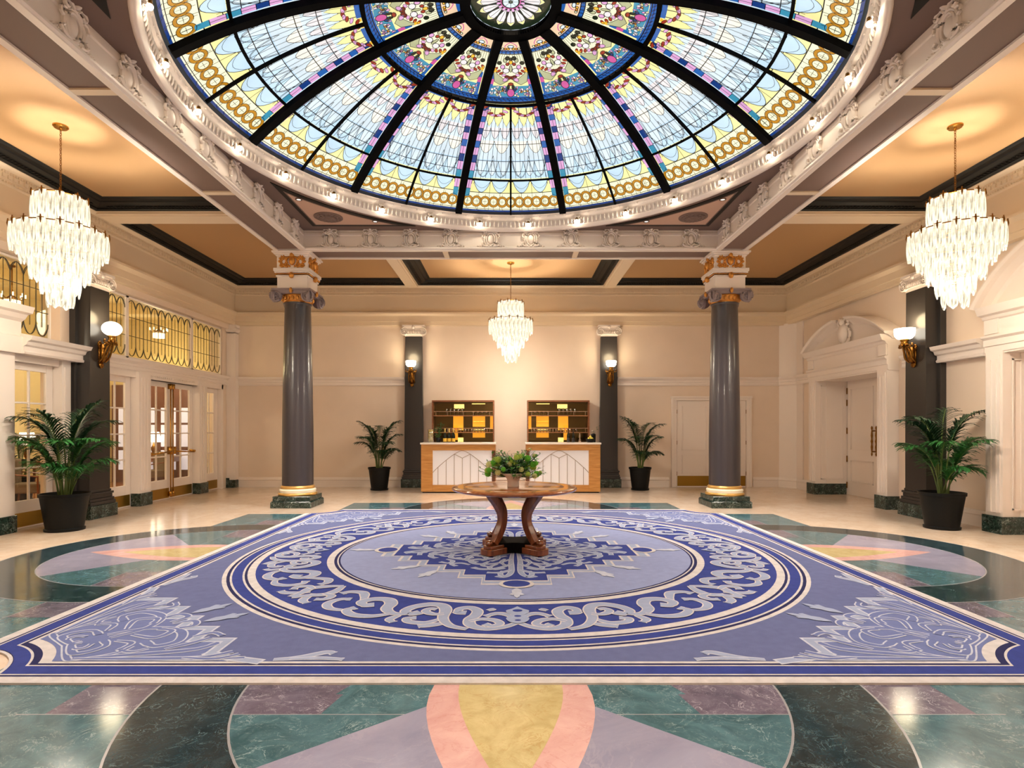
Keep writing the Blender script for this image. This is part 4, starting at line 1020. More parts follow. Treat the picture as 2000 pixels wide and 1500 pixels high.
# right wall doors with pediments
def pediment_door(name, y0, y1, lab, arch):
    m = MB(); cy = (y0+y1)/2; cw = .30
    for a, b in ((y0-cw, y0), (y1, y1+cw)):
        m.box(7.0, 7.25, a, b, .0, 2.62); m.box(6.985, 7.0, a+.04, b-.04, .3, 2.56); m.box(6.975, 6.985, a+.09, a+.12, .3, 2.5); m.box(6.975, 6.985, b-.12, b-.09, .3, 2.5)
    # reveals
    m.box(7.25, 7.74, y1-.015, y1+.05, 0, 2.62); m.box(7.25, 7.74, y0-.05, y0+.015, 0, 2.62); m.box(7.015, 7.74, y0, y1, 2.59, 2.66)
    for s, yy in ((1, y1-.015), (-1, y0+.015)):
        a, b = sorted((yy, yy-s*.012))
        for x in (7.12, 7.62): m.box(x, x+.02, a, b, .35, 2.5)
        for z in (.35, 2.48): m.box(7.12, 7.64, a, b, z, z+.02)
    m.sweep([(7.22, y0-cw-.02), (7.22, y1+cw+.02)], [(0,2.60),(.20,2.60),(.22,2.62),(.22,2.70),(.24,2.71),(.24,2.80),(.28,2.83),(.28,2.86),(.22,2.87),(.22,3.08),(.25,3.10),(.27,3.14),(.33,3.16),(.36,3.24),(.37,3.27),(0,3.28)])
    for s in (-1, 1):
        m.box(6.975, 7.21, cy+s*((y1-y0)/2+cw-.12)-.12, cy+s*((y1-y0)/2+cw-.12)+.12, 2.88, 3.09)
    # segmental broken pediment
    hw = (y1-y0)/2+cw+.1; hgt = arch; R = (hw*hw+hgt*hgt)/(2*hgt); zc = 3.27+hgt-R; n = 30; a_m = math.asin(hw/R)
    fill = [(cy+R*.93*sin(-a_m+2*a_m*i/n), zc+(R-.06)*cos(-a_m+2*a_m*i/n)) for i in range(n+1)]
    fill = [(y, max(z, 3.27)) for y, z in fill]
    k = len(fill); m.add([(7.08, y, z) for y, z in fill]+[(7.22, y, z) for y, z in fill], [tuple(range(k)), tuple(range(2*k-1, k-1, -1))]+[(i, i+1, k+i+1, k+i) for i in range(k-1)])
    for a0, a1 in ((-a_m, -a_m*.13), (a_m*.13, a_m)):
        prof = [(-.12,.14),(-.08,.17),(-.06,.2),(-.02,.26),(.0,.33),(.03,.36),(.05,.36),(.05,.0),(-.12,.0)]
        vs = []; nn = 16
        for i in range(nn+1):
            an = a0+(a1-a0)*i/nn
            for o, d in prof: vs.append((7.22-d, cy+(R+o)*sin(an), zc+(R+o)*cos(an)))
        K = len(prof); fs = [(i*K+j, i*K+(j+1) % K, (i+1)*K+(j+1) % K, (i+1)*K+j) for i in range(nn) for j in range(K)]
        m.add(vs, fs+[tuple(range(K)), tuple(reversed([nn*K+j for j in range(K)]))])
    D = struct(m.build(name, M['trim']), lab)
    c_ = MB(); zt = 3.27+hgt   # crest in the gap
    c_.ball((7.0, cy, zt-.28), .10,.15,.22, 10, 8); c_.ball((6.97, cy, zt-.04), .06,.06,.08, 8, 6)
    for s in (-1, 1):
        c_.tube([(7.0, cy+s*y, z) for y, z in smooth2([(.03,zt),(.12,zt+.03),(.17,zt-.05),(.13,zt-.12)],5)], .035, 7)
        c_.tube([(7.02, cy+s*y, z) for y, z in smooth2([(.15,zt-.2),(.2,zt-.32),(.14,zt-.45),(.05,zt-.5)],5)], .03, 7)
    c_.build('crest', M['trim'], D, True)
    b = MB(); b.box(6.96, 7.76, y1-.03, y1+cw+.02, 0, .25) ; b.v = b.v; 
    b2 = MB(); b2.box(6.96, 7.70, y1-.03, y1+.02, 0, .25); b2.box(6.96, 7.23, y1+.02, y1+cw+.02, 0, .25); b2.box(6.96, 7.23, y0-cw-.02, y0+.02, 0, .25); b2.box(7.2, 7.70, y0-.02, y0+.03, 0, .25)
    b2.build('plinth_block', M['greenm'], D, label='green-black marble plinth blocks')
    xs = 7.72
    for a, b in ((y0+.03, cy-.003), (cy+.003, y1-.03)):
        m = MB(); m.box(xs, xs+.05, a, b, .003, 2.6)
        for z0, z1 in ((1.02, 2.42), (.30, .80)):
            for q in (0, .024):
                p0, p1, w_ = a+.13+q, b-.13-q, .016
                m.box(xs-.014+q*.3, xs, p0, p1, z1-q-w_, z1-q); m.box(xs-.014+q*.3, xs, p0, p1, z0+q, z0+q+w_); m.box(xs-.014+q*.3, xs, p0, p0+w_, z0+q, z1-q); m.box(xs-.014+q*.3, xs, p1-w_, p1, z0+q, z1-q)
        o = m.build('door_leaf', M['trim'], D)
        near = b < cy+.01; hy = b-.07 if near else a+.07
        h = MB()
        for z in (1.02, 1.46): h.tube([(xs, hy, z), (xs-.07, hy, z)], .014, 8)
        h.lathe([(0,-.32),(.012,-.30),(.018,-.27),(.010,-.24),(.014,-.2),(.022,-.12),(.014,-.06),(.018,-.03),(.025,0),(.018,.03),(.014,.06),(.022,.12),(.014,.2),(.010,.24),(.018,.27),(.02,.29),(.012,.31),(0,.33)], (xs-.075, hy, 1.24), 12)
        h.build('pull_handle', M['oldbrass'], o, True, label='turned brass pull handle')
        hy = a if near else b; h = MB()
        for z in (.22, .82, 1.46, 2.10, 2.42)[:5]:
            if z == 2.42: continue
            h.tube([(xs-.012, hy, z-.07), (xs-.012, hy, z+.07)], .013, 8)
        h.tube([(xs-.012, hy, 2.30), (xs-.012, hy, 2.44)], .013, 8)
        h.build('hinge', M['oldbrass'], o, True)
    return D
pediment_door('door_4', 11.10, 13.34, 'white panelled double door with broken round pediment in the far part of the right wall', .52)
pediment_door('door_5', 5.88, 8.26, 'white doorway with tall round pediment in the near part of the right wall', .85)
# ================================================================ CHANDELIERS
def drop_mesh(w, h):
    """fluted glass leaf hanging from z=0, facing -y"""
    m = MB(); n = 8; prof = []
    for i in range(n+1):
        t = i/n; ww = w/2*(1 if t < .62 else sqrt(max(0, 1-((t-.62)/.38)**2))*.96+.04); prof.append((ww, -h*t, -.012*sin(pi*t)))
    vs = []
    for ww, z, y in prof:
        for x, o in ((-ww, 0), (-ww*.5, -.010), (0, -.004), (ww*.5, -.010), (ww, 0), (ww*.5, .006), (-ww*.5, .006)): vs.append((x, y+o, z))
    K = 7; m.add(vs, [(i*K+j, i*K+(j+1) % K, (i+1)*K+(j+1) % K, (i+1)*K+j) for i in range(n) for j in range(K)]+[tuple(range(K)), tuple(reversed([n*K+j for j in range(K)]))])
    return m
TIERS = [(.28, -.91, .38, 20), (.485, -1.32, .30, 34), (.39, -1.47, .29, 28), (.295, -1.66, .285, 20), (.19, -1.85, .27, 13), (.125, -2.0, .27, 7)]
def chandelier(loc, lab):
    t = thing('chandelier', lab, 'chandelier', loc, 0)
    m = MB(); m.lathe([(.0,0),(.085,0),(.085,-.015),(.07,-.03),(.02,-.035),(.012,-.06),(0,-.06)], n=24); m.build('canopy', M['brass'], t, 'auto')
    m = MB(); z = -.06; i = 0
    while z > -.86:
        pts = []
        for k in range(10):
            a = 2*pi*k/10; u = .011*cos(a); v = .021*sin(a); pts.append((u if i % 2 else 0, 0 if i % 2 else u, z-.018+v))
        m.tube(pts, .0035, 5, closed=True); z -= .031; i += 1
    m.build('chain', M['oldbrass'], t, True)
    m = MB()
    for ti, (R, z, h, n) in enumerate(TIERS):
        m.tube([((R-.015)*cos(2*pi*k/40), (R-.015)*sin(2*pi*k/40), z+.005) for k in range(40)], .007, 5, closed=True)
        for k in range(4): a = k*pi/2; m.tube([((R-.015)*cos(a), (R-.015)*sin(a), z+.005), (0,0,z+.02)], .006, 5)
        if ti < 2:
            nn = n//2
            for k in range(nn):
                a = 2*pi*(k+.5)/nn; c_, s_ = cos(a), sin(a)
                m.tube([((R+.014)*c_, (R+.014)*s_, z+.045), ((R+.018)*c_, (R+.018)*s_, z-.01), ((R+.014)*c_, (R+.014)*s_, z-.055)], [.007, .012, .004], 5)
                m.tube([((R+.016)*cos(a+d), (R+.016)*sin(a+d), z+.012+.004*abs(d)) for d in (-.035/R, 0, .035/R)], [.004, .008, .004], 5)
    m.tube([(0,0,-.85), (0,0,-2.0)], .01, 6)
    m.build('frame', M['oldbrass'], t, True, label='brass tier rings with small clips')
    rest = MB()
    for ti, (R, z, h, n) in enumerate(TIERS):
        w = 2*pi*R/n*1.06; dm = drop_mesh(w, h); d0 = None
        for k in range(n):
            a = 2*pi*k/n; X, Y = R*cos(a), R*sin(a); Z = z+(.006 if k % 2 else -.012); rz = a+pi/2
            if ti in (3, 4):
                ca, sa = cos(rz), sin(rz); rest.join(dm, lambda x, y, zz: (X+x*ca-y*sa, Y+x*sa+y*ca, Z+zz)); continue
            if d0 is None: d0 = dm.build('glass_drop', M['crys'], t, True); o = d0
            else: o = d0.copy(); SC.collection.objects.link(o); o.parent = t
            o.location = (X, Y, Z); o.rotation_euler[2] = rz
    r = rest.build('glass_drops', M['crys'], t, True); r['kind'] = 'stuff'
    return t
def clamp(c, loc):
    for dz_, p in ((-1.95, 1.0),):
        l = bpy.data.lights.new('chandelier_bulb', 'POINT'); l.energy = P_CHAND*p; l.color = (1, .92, .81); l.shadow_soft_size = .22
        o = bpy.data.objects.new('chandelier_bulb', l); SC.collection.objects.link(o); o.location = (loc[0], loc[1], loc[2]+dz_)
pos = [(-5.62, 7.25), (5.55, 7.25), (.0, 13.2)]
labs = ['large tiered crystal chandelier hanging over the left side of the hall', 'large tiered crystal chandelier hanging over the right side of the hall', 'tiered crystal chandelier hanging at the back between the two bars']
ch0 = chandelier((pos[0][0], pos[0][1], ZC), labs[0])
for i in (1, 2): dup(ch0, (pos[i][0], pos[i][1], ZC), .2*i, labs[i])
for p in pos: clamp(None, (p[0], p[1], ZC))
# unseen front-bay chandelier and bulb, added by symmetry to light the near half
ch3 = dup(ch0, (0, .95, ZC), .1, 'unseen tiered crystal chandelier added in the front bay to light the near half')
clamp(None, (0, .95, ZC))
# ================================================================ SCONCES (local: wall at y=0, faces -y, z=0 is the shade centre)
def sconce(loc, rz, lab, kind, s=1.0, reach=.22):
    t = thing('wall_sconce', lab, 'wall lamp', loc, rz); r = .105*s; y = -reach
    m = MB()
    m.box(-.035*s,.035*s,-.02,0,-.50*s,-.18*s); m.ball((0,-.02,-.52*s), .04*s,.03,.05*s, 10, 6)
    m.tube([(0,-.03,-.48*s), (0,-.06,-.40*s), (0,-.05,-.28*s), (0,-.03,-.2*s)], [.02*s,.045*s,.035*s,.03*s], 8)
    for q in (-1, 0, 1):
        P = smooth2([(q*.05*s,-.03,-.47*s), (q*.055*s,-.10,-.40*s), (q*.05*s,y*.75,-.28*s), (q*.025*s,y,-.16*s), (0,y,-.12*s)], 5); m.tube(P, [.013*s]*len(P), 6)
        P = smooth2([(q*.03*s,y+.02,-.17*s), (q*.07*s,y-.01,-.20*s), (q*.11*s,y+.02,-.17*s), (q*.09*s,y+.03,-.13*s)], 4); m.tube(P, .012*s, 6)
    for q in (-1, 1):
        P = smooth2([(q*.02*s,-.04,-.2*s), (q*.06*s,-.05,-.16*s), (q*.07*s,-.04,-.21*s), (q*.04*s,-.03,-.26*s)], 4); m.tube(P, .012*s, 6)
    for k in range(8): m.ball((.04*s*cos(k), y+.04*s*sin(k), -.155*s-.008*(k % 3)), .02*s, n=6, k=4)
    f_ = .62 if s > 1.45 else .78
    brk = m.xf(lambda x, y_, z: (x, y_, -.12*s+(z+.12*s)*f_)).build('bracket', M['oldbrass'], t, True)
    m = MB(); m.lathe([(.0,-.15*s),(.03*s,-.145*s),(.045*s,-.13*s),(.035*s,-.11*s),(.045*s,-.09*s),(.05*s,-.075*s)], (0,y,0), 16); m.build('cup', M['brass'], brk, True)
    m = MB()
    if kind == 'globe': m.ball((0,y,.01*s), r*1.02, r*1.02, r*.82, 24, 16)
    else: m.lathe([(.045*s,-.078*s),(.075*s,-.065*s),(.098*s,-.035*s),(r,.01*s),(r,.045*s),(r-.006,.045*s),(r-.006,.01*s),(.09*s,-.03*s),(0,-.06*s)], (0,y,0), 28)
    m.build('lamp_shade', M['shade'], t, True, label='lit opal glass shade')
    l = bpy.data.lights.new('sconce_lamp', 'POINT'); l.energy = P_SCONCE; l.color = (1,.78,.46); l.shadow_soft_size = .15
    o = bpy.data.objects.new('sconce_lamp', l); SC.collection.objects.link(o)
    ca, sa = cos(rz), sin(rz); o.location = (loc[0]-y*sa*1.0, loc[1]+y*ca*1.0, loc[2]+(.13 if kind != 'globe' else .13)*s)
sconce((-2.53, 14.91, 3.17), 0, 'gilt wall sconce with bowl shade on the dark pilaster left of the bars', 'bowl', 1.25, .20)
sconce((2.545, 14.91, 3.17), 0, 'gilt wall sconce with bowl shade on the dark pilaster right of the bars', 'bowl', 1.25, .20)
sconce((-6.98, 9.87, 3.19), pi/2, 'brass wall sconce with round white globe on the left pilaster', 'globe', 1.4, .20)
sconce((6.92, 9.95, 3.15), -pi/2, 'brass wall sconce with white bowl on the right pilaster', 'bowl', 1.5, .17)
# ================================================================ POTTED PALMS
def frond(m, base, az, length, lean, droop, rnd, leaf_len, npair=20, m0=0, start=.45):
    ca, sa = cos(az), sin(az); P = []; x = 0; z = 0; n = 14; ang = pi/2-lean*.35
    for i in range(n+1):
        P.append((base[0]+ca*x, base[1]+sa*x, base[2]+z)); t = i/n; a = ang-(lean+droop*t*t)*t; x += cos(a)*length/n; z += sin(a)*length/n
    m.tube(P, [.011*(1-.8*i/n)+.002 for i in range(n+1)], 5, 1)
    for k in range(npair):
        t = start+(1-start)*k/(npair-1); f = t*n; i = min(int(f), n-1); u = f-i
        p = [P[i][q]*(1-u)+P[i+1][q]*u for q in range(3)]; d = [P[i+1][q]-P[i][q] for q in range(3)]; L = sqrt(sum(q*q for q in d)); d = [q/L for q in d]
        side = (-sa, ca, 0); tt = (t-start)/(1-start); ll = leaf_len*(.55+.75*sin(pi*min(1, tt*.9+.12)))*rnd.uniform(.88, 1.1); wd = .009+.005*rnd.random()
        for s in (-1, 1):
            fw = .55+.5*tt; dr = [d[q]*fw+s*side[q]*.85 for q in range(3)]; dr[2] += .25; l = sqrt(sum(q*q for q in dr)); dr = [q/l for q in dr]
            vs = []; q0 = list(p); nn = 4; sag = rnd.uniform(.5, 1.1)
            up = (0, 0, 1); wv = (dr[1]*up[2]-dr[2]*up[1], dr[2]*up[0]-dr[0]*up[2], 0); wl = sqrt(wv[0]**2+wv[1]**2) or 1; wv = (wv[0]/wl, wv[1]/wl, 0)
            for j in range(nn+1):
                v = j/nn; ww = wd*(.35+1.1*sin(pi*min(.98, v*.85+.12)))*(1 if j < nn else .1)
                vs += [tuple(q0[q]-wv[q]*ww for q in range(3)), (q0[0], q0[1], q0[2]-.004), tuple(q0[q]+wv[q]*ww for q in range(3))]
                st = ll/nn; q0 = [q0[q]+dr[q]*st for q in range(3)]; dr[2] -= sag*.42; l = sqrt(sum(q*q for q in dr)); dr = [q/l for q in dr]
            m.add(vs, [(3*j+a, 3*j+a+1, 3*j+a+4, 3*j+a+3) for j in range(nn) for a in (0, 1)], m0)
def palm(loc, lab, seed, r_top, r_bot, h, specs, leaf, dark_=False, ll=.25):
    t = thing('potted_palm', lab, 'potted plant', loc)
    m = MB(); m.lathe([(0,0),(r_bot+.015,0),(r_bot+.02,.035),(r_bot+.005,.04),(r_bot,.045),(r_top-.012,h-.05),(r_top+.004,h-.045),(r_top+.006,h),(r_top-.014,h),(r_top-.03,h-.06)], n=40, cap=False); m.build('pot', M['potblack'], t, 'auto')
    pt_ = t.children[0]
    m = MB(); m.lathe([(r_top-.03,h-.06),(r_top*.5,h-.045),(0,h-.04)], n=24); m.build('soil', M['soil'], pt_, True)
    rnd = random.Random(seed)
    for i, (az, L, lean, dr) in enumerate(specs):
        m = MB(); a = math.radians(az); b = (.05*cos(a)+rnd.uniform(-.03,.03), .05*sin(a)+rnd.uniform(-.03,.03), h-.06)
        frond(m, b, a, L, lean, dr, rnd, ll, 22, 0, .45 if L > .9 else .36)
        m.build('frond', [M['leafd'] if dark_ or i % 3 == 0 else M['leaf'], M['stem']], t, fix=False)
    return t
def specs(seed, n, L0, L1, tall):
    rnd = random.Random(seed); out = []
    for i in range(n):
        k = i % 3; az = i*137.5+rnd.uniform(-12, 12)
        L = (L1 if k == 0 else (L0+L1)/2 if k == 1 else L0)*rnd.uniform(.9, 1.08); lean = (.12 if k == 0 else .34 if k == 1 else .62)*rnd.uniform(.8, 1.2)
        out.append((az, L, lean, rnd.uniform(.9, 1.6)))
    return out
palm((-6.62, 8.62, 0), 'potted palm in a black planter by the left wall, nearest the glazed entrance', 3, .315, .235, .55, specs(2, 17, .75, 1.42, 1), 1, ll=.30)
palm((6.52, 8.78, 0), 'potted palm in a black planter by the right wall pilaster', 5, .30, .22, .55, specs(8, 14, .7, 1.38, 1), 1, ll=.28)
palm((-3.24, 14.32, 0), 'potted palm in a black pot against the back wall left of the bars', 11, .27, .20, .56, specs(21, 14, .7, 1.32, 1), 1, True, .24)
palm((3.19, 14.32, 0), 'potted palm in a black pot against the back wall between right pilaster and double door', 17, .27, .20, .56, specs(34, 14, .7, 1.34, 1), 1, True, .24)
# ================================================================ CENTRE TABLE
TX, TY = .045, 7.07
tb = thing('pedestal_table', 'round cherry-wood table on four curved legs standing in the middle of the carpet', 'table', (TX, TY, .034))
m = MB(); m.lathe([(0,.715),(.70,.715),(.735,.725),(.755,.738),(.76,.748),(.755,.76),(.735,.768),(0,.768)], n=96); m.build('tabletop', M['mahog'], tb, 'auto')
m = MB(); m.lathe([(.60,.7688),(.69,.7688)], n=96, cap=False); m.build('inlay_band', wood('crossband_veneer', C(188,116,56), C(222,160,100), 8, .2, 'Y', .6), tb, fix=False)
m = MB(); m.lathe([(0,.66),(.30,.66),(.36,.70),(.36,.715)], n=48); m.build('apron', M['mahogd'], tb, 'auto')
prof = [(.42,.715),(.37,.66),(.31,.60),(.255,.53),(.215,.46),(.205,.38),(.225,.30),(.27,.22),(.315,.16),(.35,.12)]
for q in range(4):
    a = pi/4+q*pi/2; m = MB(); ca, sa = cos(a), sin(a)
    P = smooth2(prof, 4); vs = []; n = len(P)
    for i, (r, z) in enumerate(P):
        p, nx = P[max(i-1,0)], P[min(i+1,n-1)]; dx, dz_ = nx[0]-p[0], nx[1]-p[1]; l = sqrt(dx*dx+dz_*dz_); ux, uz = -dz_/l, dx/l; th = .036+.010*sin(i/n*pi); w_ = .042
        for s, o in ((-1,1),(1,1),(1,-1),(-1,-1)): R = r+ux*th*o; Z = z+uz*th*o; vs.append((R*ca-s*w_*sa, R*sa+s*w_*ca, min(Z,.715)))
    m.add(vs, [tuple(i*4+q_ for q_ in (j, (j+1) % 4, (j+1) % 4+4, j+4)) for i in range(n-1) for j in range(4)]+[(0,1,2,3), tuple(4*(n-1)+j for j in range(4))])
    m.ball((.425*ca, .425*sa, .135), .05,.05,.035, 10, 6)
    lg_ = m.build('leg', M['mahogd'], tb, bevel=.006)
    m = MB()
    for r0, r1, w_, z0, z1 in ((.22,.50,.10,0,.07), (.25,.47,.08,.07,.105)):
        pts = [(r0,-w_),(r1-.03,-w_),(r1,-w_*.5),(r1,w_*.5),(r1-.03,w_),(r0,w_)]
        m.slab([(x*ca-y*sa, x*sa+y*ca) for x, y in pts], z0, z1)
    m.build('foot', M['mahogd'], lg_, bevel=.006)
m = MB(); pts = []
for q in range(4):
    a = q*pi/2
    for k in range(-4, 5):
        b = a+k*pi/4/4*.8; r = .20+.10*(abs(k)/4)**2; pts.append((r*cos(b), r*sin(b)))
m.slab(pts, 0, .12); m.build('plinth', M['darkwood'], tb, bevel=.01, label='dark concave plinth between the feet')
# ---------------------------------------------------------------- flowers
fz = .034+.769
fl_ = thing('flower_arrangement', 'green and white flower arrangement in a pale pink footed bowl on the table', 'flowers', (TX-.015, TY-.06, fz))
m = MB(); m.lathe([(0,0),(.07,0),(.072,.012),(.068,.06),(.08,.10),(.11,.135),(.15,.165),(.145,.17),(.105,.145),(.07,.11),(0,.1)], n=40); m.build('bowl', mat('pale_pink_ceramic', C(236,220,210), .3, coat=.4), fl_, True)
rnd = random.Random(12); lm = [mat('leaf_a', C(78,150,60), .5), mat('leaf_b', C(122,188,88), .5), mat('leaf_c', C(146,184,150), .5), mat('leaf_d', C(30,74,40), .5)]
def bq():
    while 1:
        a = rnd.uniform(0, 2*pi); u = rnd.uniform(.25, 1)**.6; el = rnd.uniform(-.18, 1.0)
        x = .42*u*cos(a)*cos(el*pi/2*.8); y = .30*u*sin(a)*cos(el*pi/2*.8); z = .19+.25*u*sin(el*pi/2)+(.09*rnd.random() if rnd.random() < .3 and x > .0 else 0)
        return x, y, z
m = MB()
for k in range(170):
    x, y, z = bq(); m.tube([(x*.1, y*.1, .12), (x*.6, y*.6, z*.75), (x, y, z)], .0025, 4, 3)
    for j in range(9):
        t = .45+.55*j/8; px, py, pz = x*t, y*t, .12+(z-.12)*t; a = rnd.uniform(0, 2*pi); L = rnd.uniform(.035, .065); e_ = rnd.uniform(-.3, .9); w_ = L*.28
        dx, dy, dz_ = cos(a)*cos(e_), sin(a)*cos(e_), sin(e_); sx, sy = -sin(a), cos(a)
        m.add([(px, py, pz), (px+dx*L*.5+sx*w_, py+dy*L*.5+sy*w_, pz+dz_*L*.5), (px+dx*L, py+dy*L, pz+dz_*L*.8), (px+dx*L*.5-sx*w_, py+dy*L*.5-sy*w_, pz+dz_*L*.5)], [(0,1,2,3)], rnd.choice((0,0,1,1,2,2,2,3)))
fo = m.build('foliage', lm, fl_, fix=False); fo['kind'] = 'stuff'
bmats = [mat('lime_bloom', C(178,206,84), .6), mat('green_bloom', C(104,190,50), .6), mat('cream_bloom', C(214,216,150), .6)]
for k in range(54):
    x, y, z = bq(); q = .85; x *= q; y = y*q-.05; z = .17+(z-.17)*.85; R = rnd.uniform(.022, .038); m = MB()
    for j in range(46):
        th = math.acos(1-2*(j+.5)/46); ph = j*2.4; r = R*.92; m.ball((r*sin(th)*cos(ph), r*sin(th)*sin(ph), r*cos(th)), R*.22, n=5, k=3)
    m.ball((0,0,0), R*.9, n=8, k=6); m.build('blossom', bmats[k % 3], fl_, loc=(x, y, z))
# ================================================================ BARS
def bar(sx, lab, lab2):
    """sx=-1 left bar, +1 right; local x measured from the hall axis outwards"""
    X0, X1, Yf = .36, 2.10, 13.60
    def bx(m, a, b, y0, y1, z0, z1, mm=0): m.box(min(sx*a, sx*b), max(sx*a, sx*b), y0, y1, z0, z1, mm)
    t = thing('bar_counter', lab, 'bar counter', (0,0,0))
    m = MB(); bx(m, X1-.27, X1, Yf, Yf+.05, .03, 1.14); bx(m, X0, X1-.27, Yf, Yf+.05, 1.00, 1.14); bx(m, X0, X1-.27, Yf, Yf+.05, .03, .19)
    bx(m, X1-.04, X1, Yf+.05, Yf+.62, .03, 1.14); bx(m, X0, X0+.03, Yf+.05, Yf+.62, .03, 1.14); bx(m, X0+.03, X1-.04, Yf+.58, Yf+.62, .03, 1.10)
    m.build('carcass', M['oak'], t, bevel=.004)
    m = MB(); bx(m, X0, X0+.08, Yf-.002, Yf+.05, .19, 1.0); m.build('end_stile', wood('brown_edge_wood', C(70,38,22), C(120,70,36), 5, .4, 'Z', .1), t)
    m = MB(); bx(m, X0+.03, X1-.03, Yf+.03, Yf+.58, 0, .03); m.build('toe_plinth', M['dark'], t)
    m = MB(); bx(m, X0-.015, X1+.02, Yf-.02, Yf+.66, 1.14, 1.18); m.build('countertop', M['counter'], t, bevel=.004)
    m = MB(); bx(m, X0+.08, X1-.27, Yf+.02, Yf+.045, .19, 1.0); m.build('front_panel', M['white'], t)
    cx = (X0+.08+X1-.27)/2; m = MB(); y = Yf+.018
    outer = [(0,.99),(.05,.983),(.19,.91),(.38,.77),(.57,.605),(.695,.48)]
    for s in (-1, 1): m.tube([(sx*(cx+s*u), y, z) for u, z in smooth2(outer, 5)], .006, 5)
    for k in range(-3, 4):
        zt = (.82, .91, .77, .605)[abs(k)]; m.tube([(sx*(cx+k*.19), y, .19), (sx*(cx+k*.19), y, zt)], .006, 5)
    for s in (-1, 1): m.tube([(sx*(cx+s*u), y, z) for u, z in smooth2([(.19,.91),(.13,.885),(.06,.85),(0,.82)], 5)], .006, 5)
    m.build('inlay_lines', M['line'], t, label='bronze arch lines on the white panel')
    # ---- back shelf unit
    s_ = thing('bar_shelf_unit', lab2, 'shelf unit', (0,0,0)); A, B = .42, 2.0; y0, y1 = 14.72, 15.0
    m = MB(); bx(m, A, B, y0, y1, 2.19, 2.23); bx(m, A, A+.03, y0, y1, 0, 2.19); bx(m, B-.03, B, y0, y1, 0, 2.19); bx(m, A+.03, B-.03, y0, y1, 1.08, 1.16); bx(m, A+.03, B-.03, y1-.02, y1, 0, 1.08); m.build('cabinet', wood('walnut_wood', C(112,64,36), C(150,92,54), 5, .4, 'X', .1), s_)
    m = MB(); bx(m, A+.03, B-.03, y1-.03, y1-.02, 1.16, 2.19); m.build('mirror', M['mirror'], s_)
    for a, b, z0, z1, c_ in ((.45,.53,1.5,1.84,0), (.66,.98,1.56,1.83,0), (.66,.98,1.28,1.44,0), (.68,.96,1.47,1.50,1), (.68,.97,1.69,1.70,1), (.66,1.0,2.14,2.16,1), (1.22,1.48,1.47,1.84,0), (1.36,1.48,1.22,1.60,0), (1.22,1.36,1.17,1.28,1), (1.2,1.46,2.03,2.14,1)): m = MB(); bx(m, a, b, y1-.038, y1-.031, z0, z1); m.build('reflection_panel', M['amber2'] if c_ else M['amber'], s_, label='glowing amber panel standing for a reflection in the mirror back')  # glowing boxes imitate yellow reflections in the mirror
    m = MB()
    for z in (1.845, 1.42): bx(m, A+.03, B-.03, y0+.02, y1-.04, z-.016, z)
    m.build('shelf', wood('shelf_wood', C(150,96,58), C(190,132,86), 5, .4, 'X', .1), s_)
    m = MB()
    for z in (1.845, 1.42):
        m.tube([(sx*(A+.03), y0+.03, z+.10), (sx*(B-.03), y0+.03, z+.10)], .009, 6)
        for u in (.53, .95, 1.2, 1.6, 1.9): m.tube([(sx*u, y0+.03, z), (sx*u, y0+.03, z+.10)], .005, 5)
    m.build('rail', mat('pale_metal_rail', C(222,196,170), .25, .8), s_)
    return t
bar(-1, 'oak-framed bar counter with white arched panel left of the centre', 'wooden bottle shelf with mirror back and glowing reflection panels against the wall behind the left bar')
bar(1, 'oak-framed bar counter with white arched panel right of the centre', 'wooden bottle shelf with mirror back and glowing reflection panels against the wall behind the right bar')
def coupe():
    m = MB(); m.lathe([(.032,0),(.03,.003),(.004,.006),(.004,.06),(.012,.066),(.036,.085),(.045,.115),(.043,.115),(.034,.088),(.0,.072)], n=16); return m
def tumbler():
    m = MB(); m.lathe([(0,0),(.028,0),(.034,.10),(.032,.10),(.027,.006),(0,.006)], n=14); return m
def flute():
    m = MB(); m.lathe([(.03,0),(.028,.003),(.004,.006),(.004,.07),(.02,.09),(.026,.13),(.022,.19),(.02,.19),(.024,.13),(.0,.08)], n=16); return m
for kind, nm, us, z, lab in ((coupe, 'coupe_glass', (.62,.73,.84,.95), 1.845, 'stemmed coupe glass on the top shelf of the %s bar unit'), (flute, 'wine_glass', (1.24,1.34,1.44,1.54,1.64), 1.845, 'stemmed wine glass on the top shelf of the %s bar unit'),
                            (tumbler, 'tumbler', (.60,.68,.76,.84,.92,1.0,1.08,1.16,1.28,1.36,1.44,1.52,1.60,1.68), 1.42, 'clear tumbler in the row on the lower shelf of the %s bar unit')):
    o0 = None
    for s, sd in ((-1,'left'), (1,'right')):
        for u in us:
            if o0 is None: o = o0 = kind().build(nm, M['clearg'], None, True)
            else: o = o0.copy(); SC.collection.objects.link(o)
            o.location = (s*u, 14.86, z); tag(o, lab % sd, 'glass', nm.replace('_', ' ').replace('glass', 'glasse')+'s on the %s shelf unit' % sd)
def bottle(loc, lab, r=.042, foil=(212,186,110), lbl=(226,180,60), grp=None):
    t = thing('sparkling_wine_bottle', lab, 'bottle', loc, 0, grp)
    m = MB(); m.lathe([(0,0),(r,0),(r,.15),(r*.85,.19),(r*.42,.235),(r*.36,.25)], n=20); bb_ = m.build('bottle_body', mat('dark_green_glass', C(14,22,14), .1), t, True)
    m = MB(); m.lathe([(r*.44,.225),(r*.38,.26),(r*.36,.30),(r*.42,.305),(r*.4,.33),(0,.335)], n=16); m.build('foil', mat('gold_foil', C(*foil), .35, .5), t, True)
    m = MB(); m.lathe([(r+.001,.02),(r+.001,.10)], n=20, cap=False); m.build('paper_label', mat('yellow_label', C(*lbl), .6), bb_, fix=False)
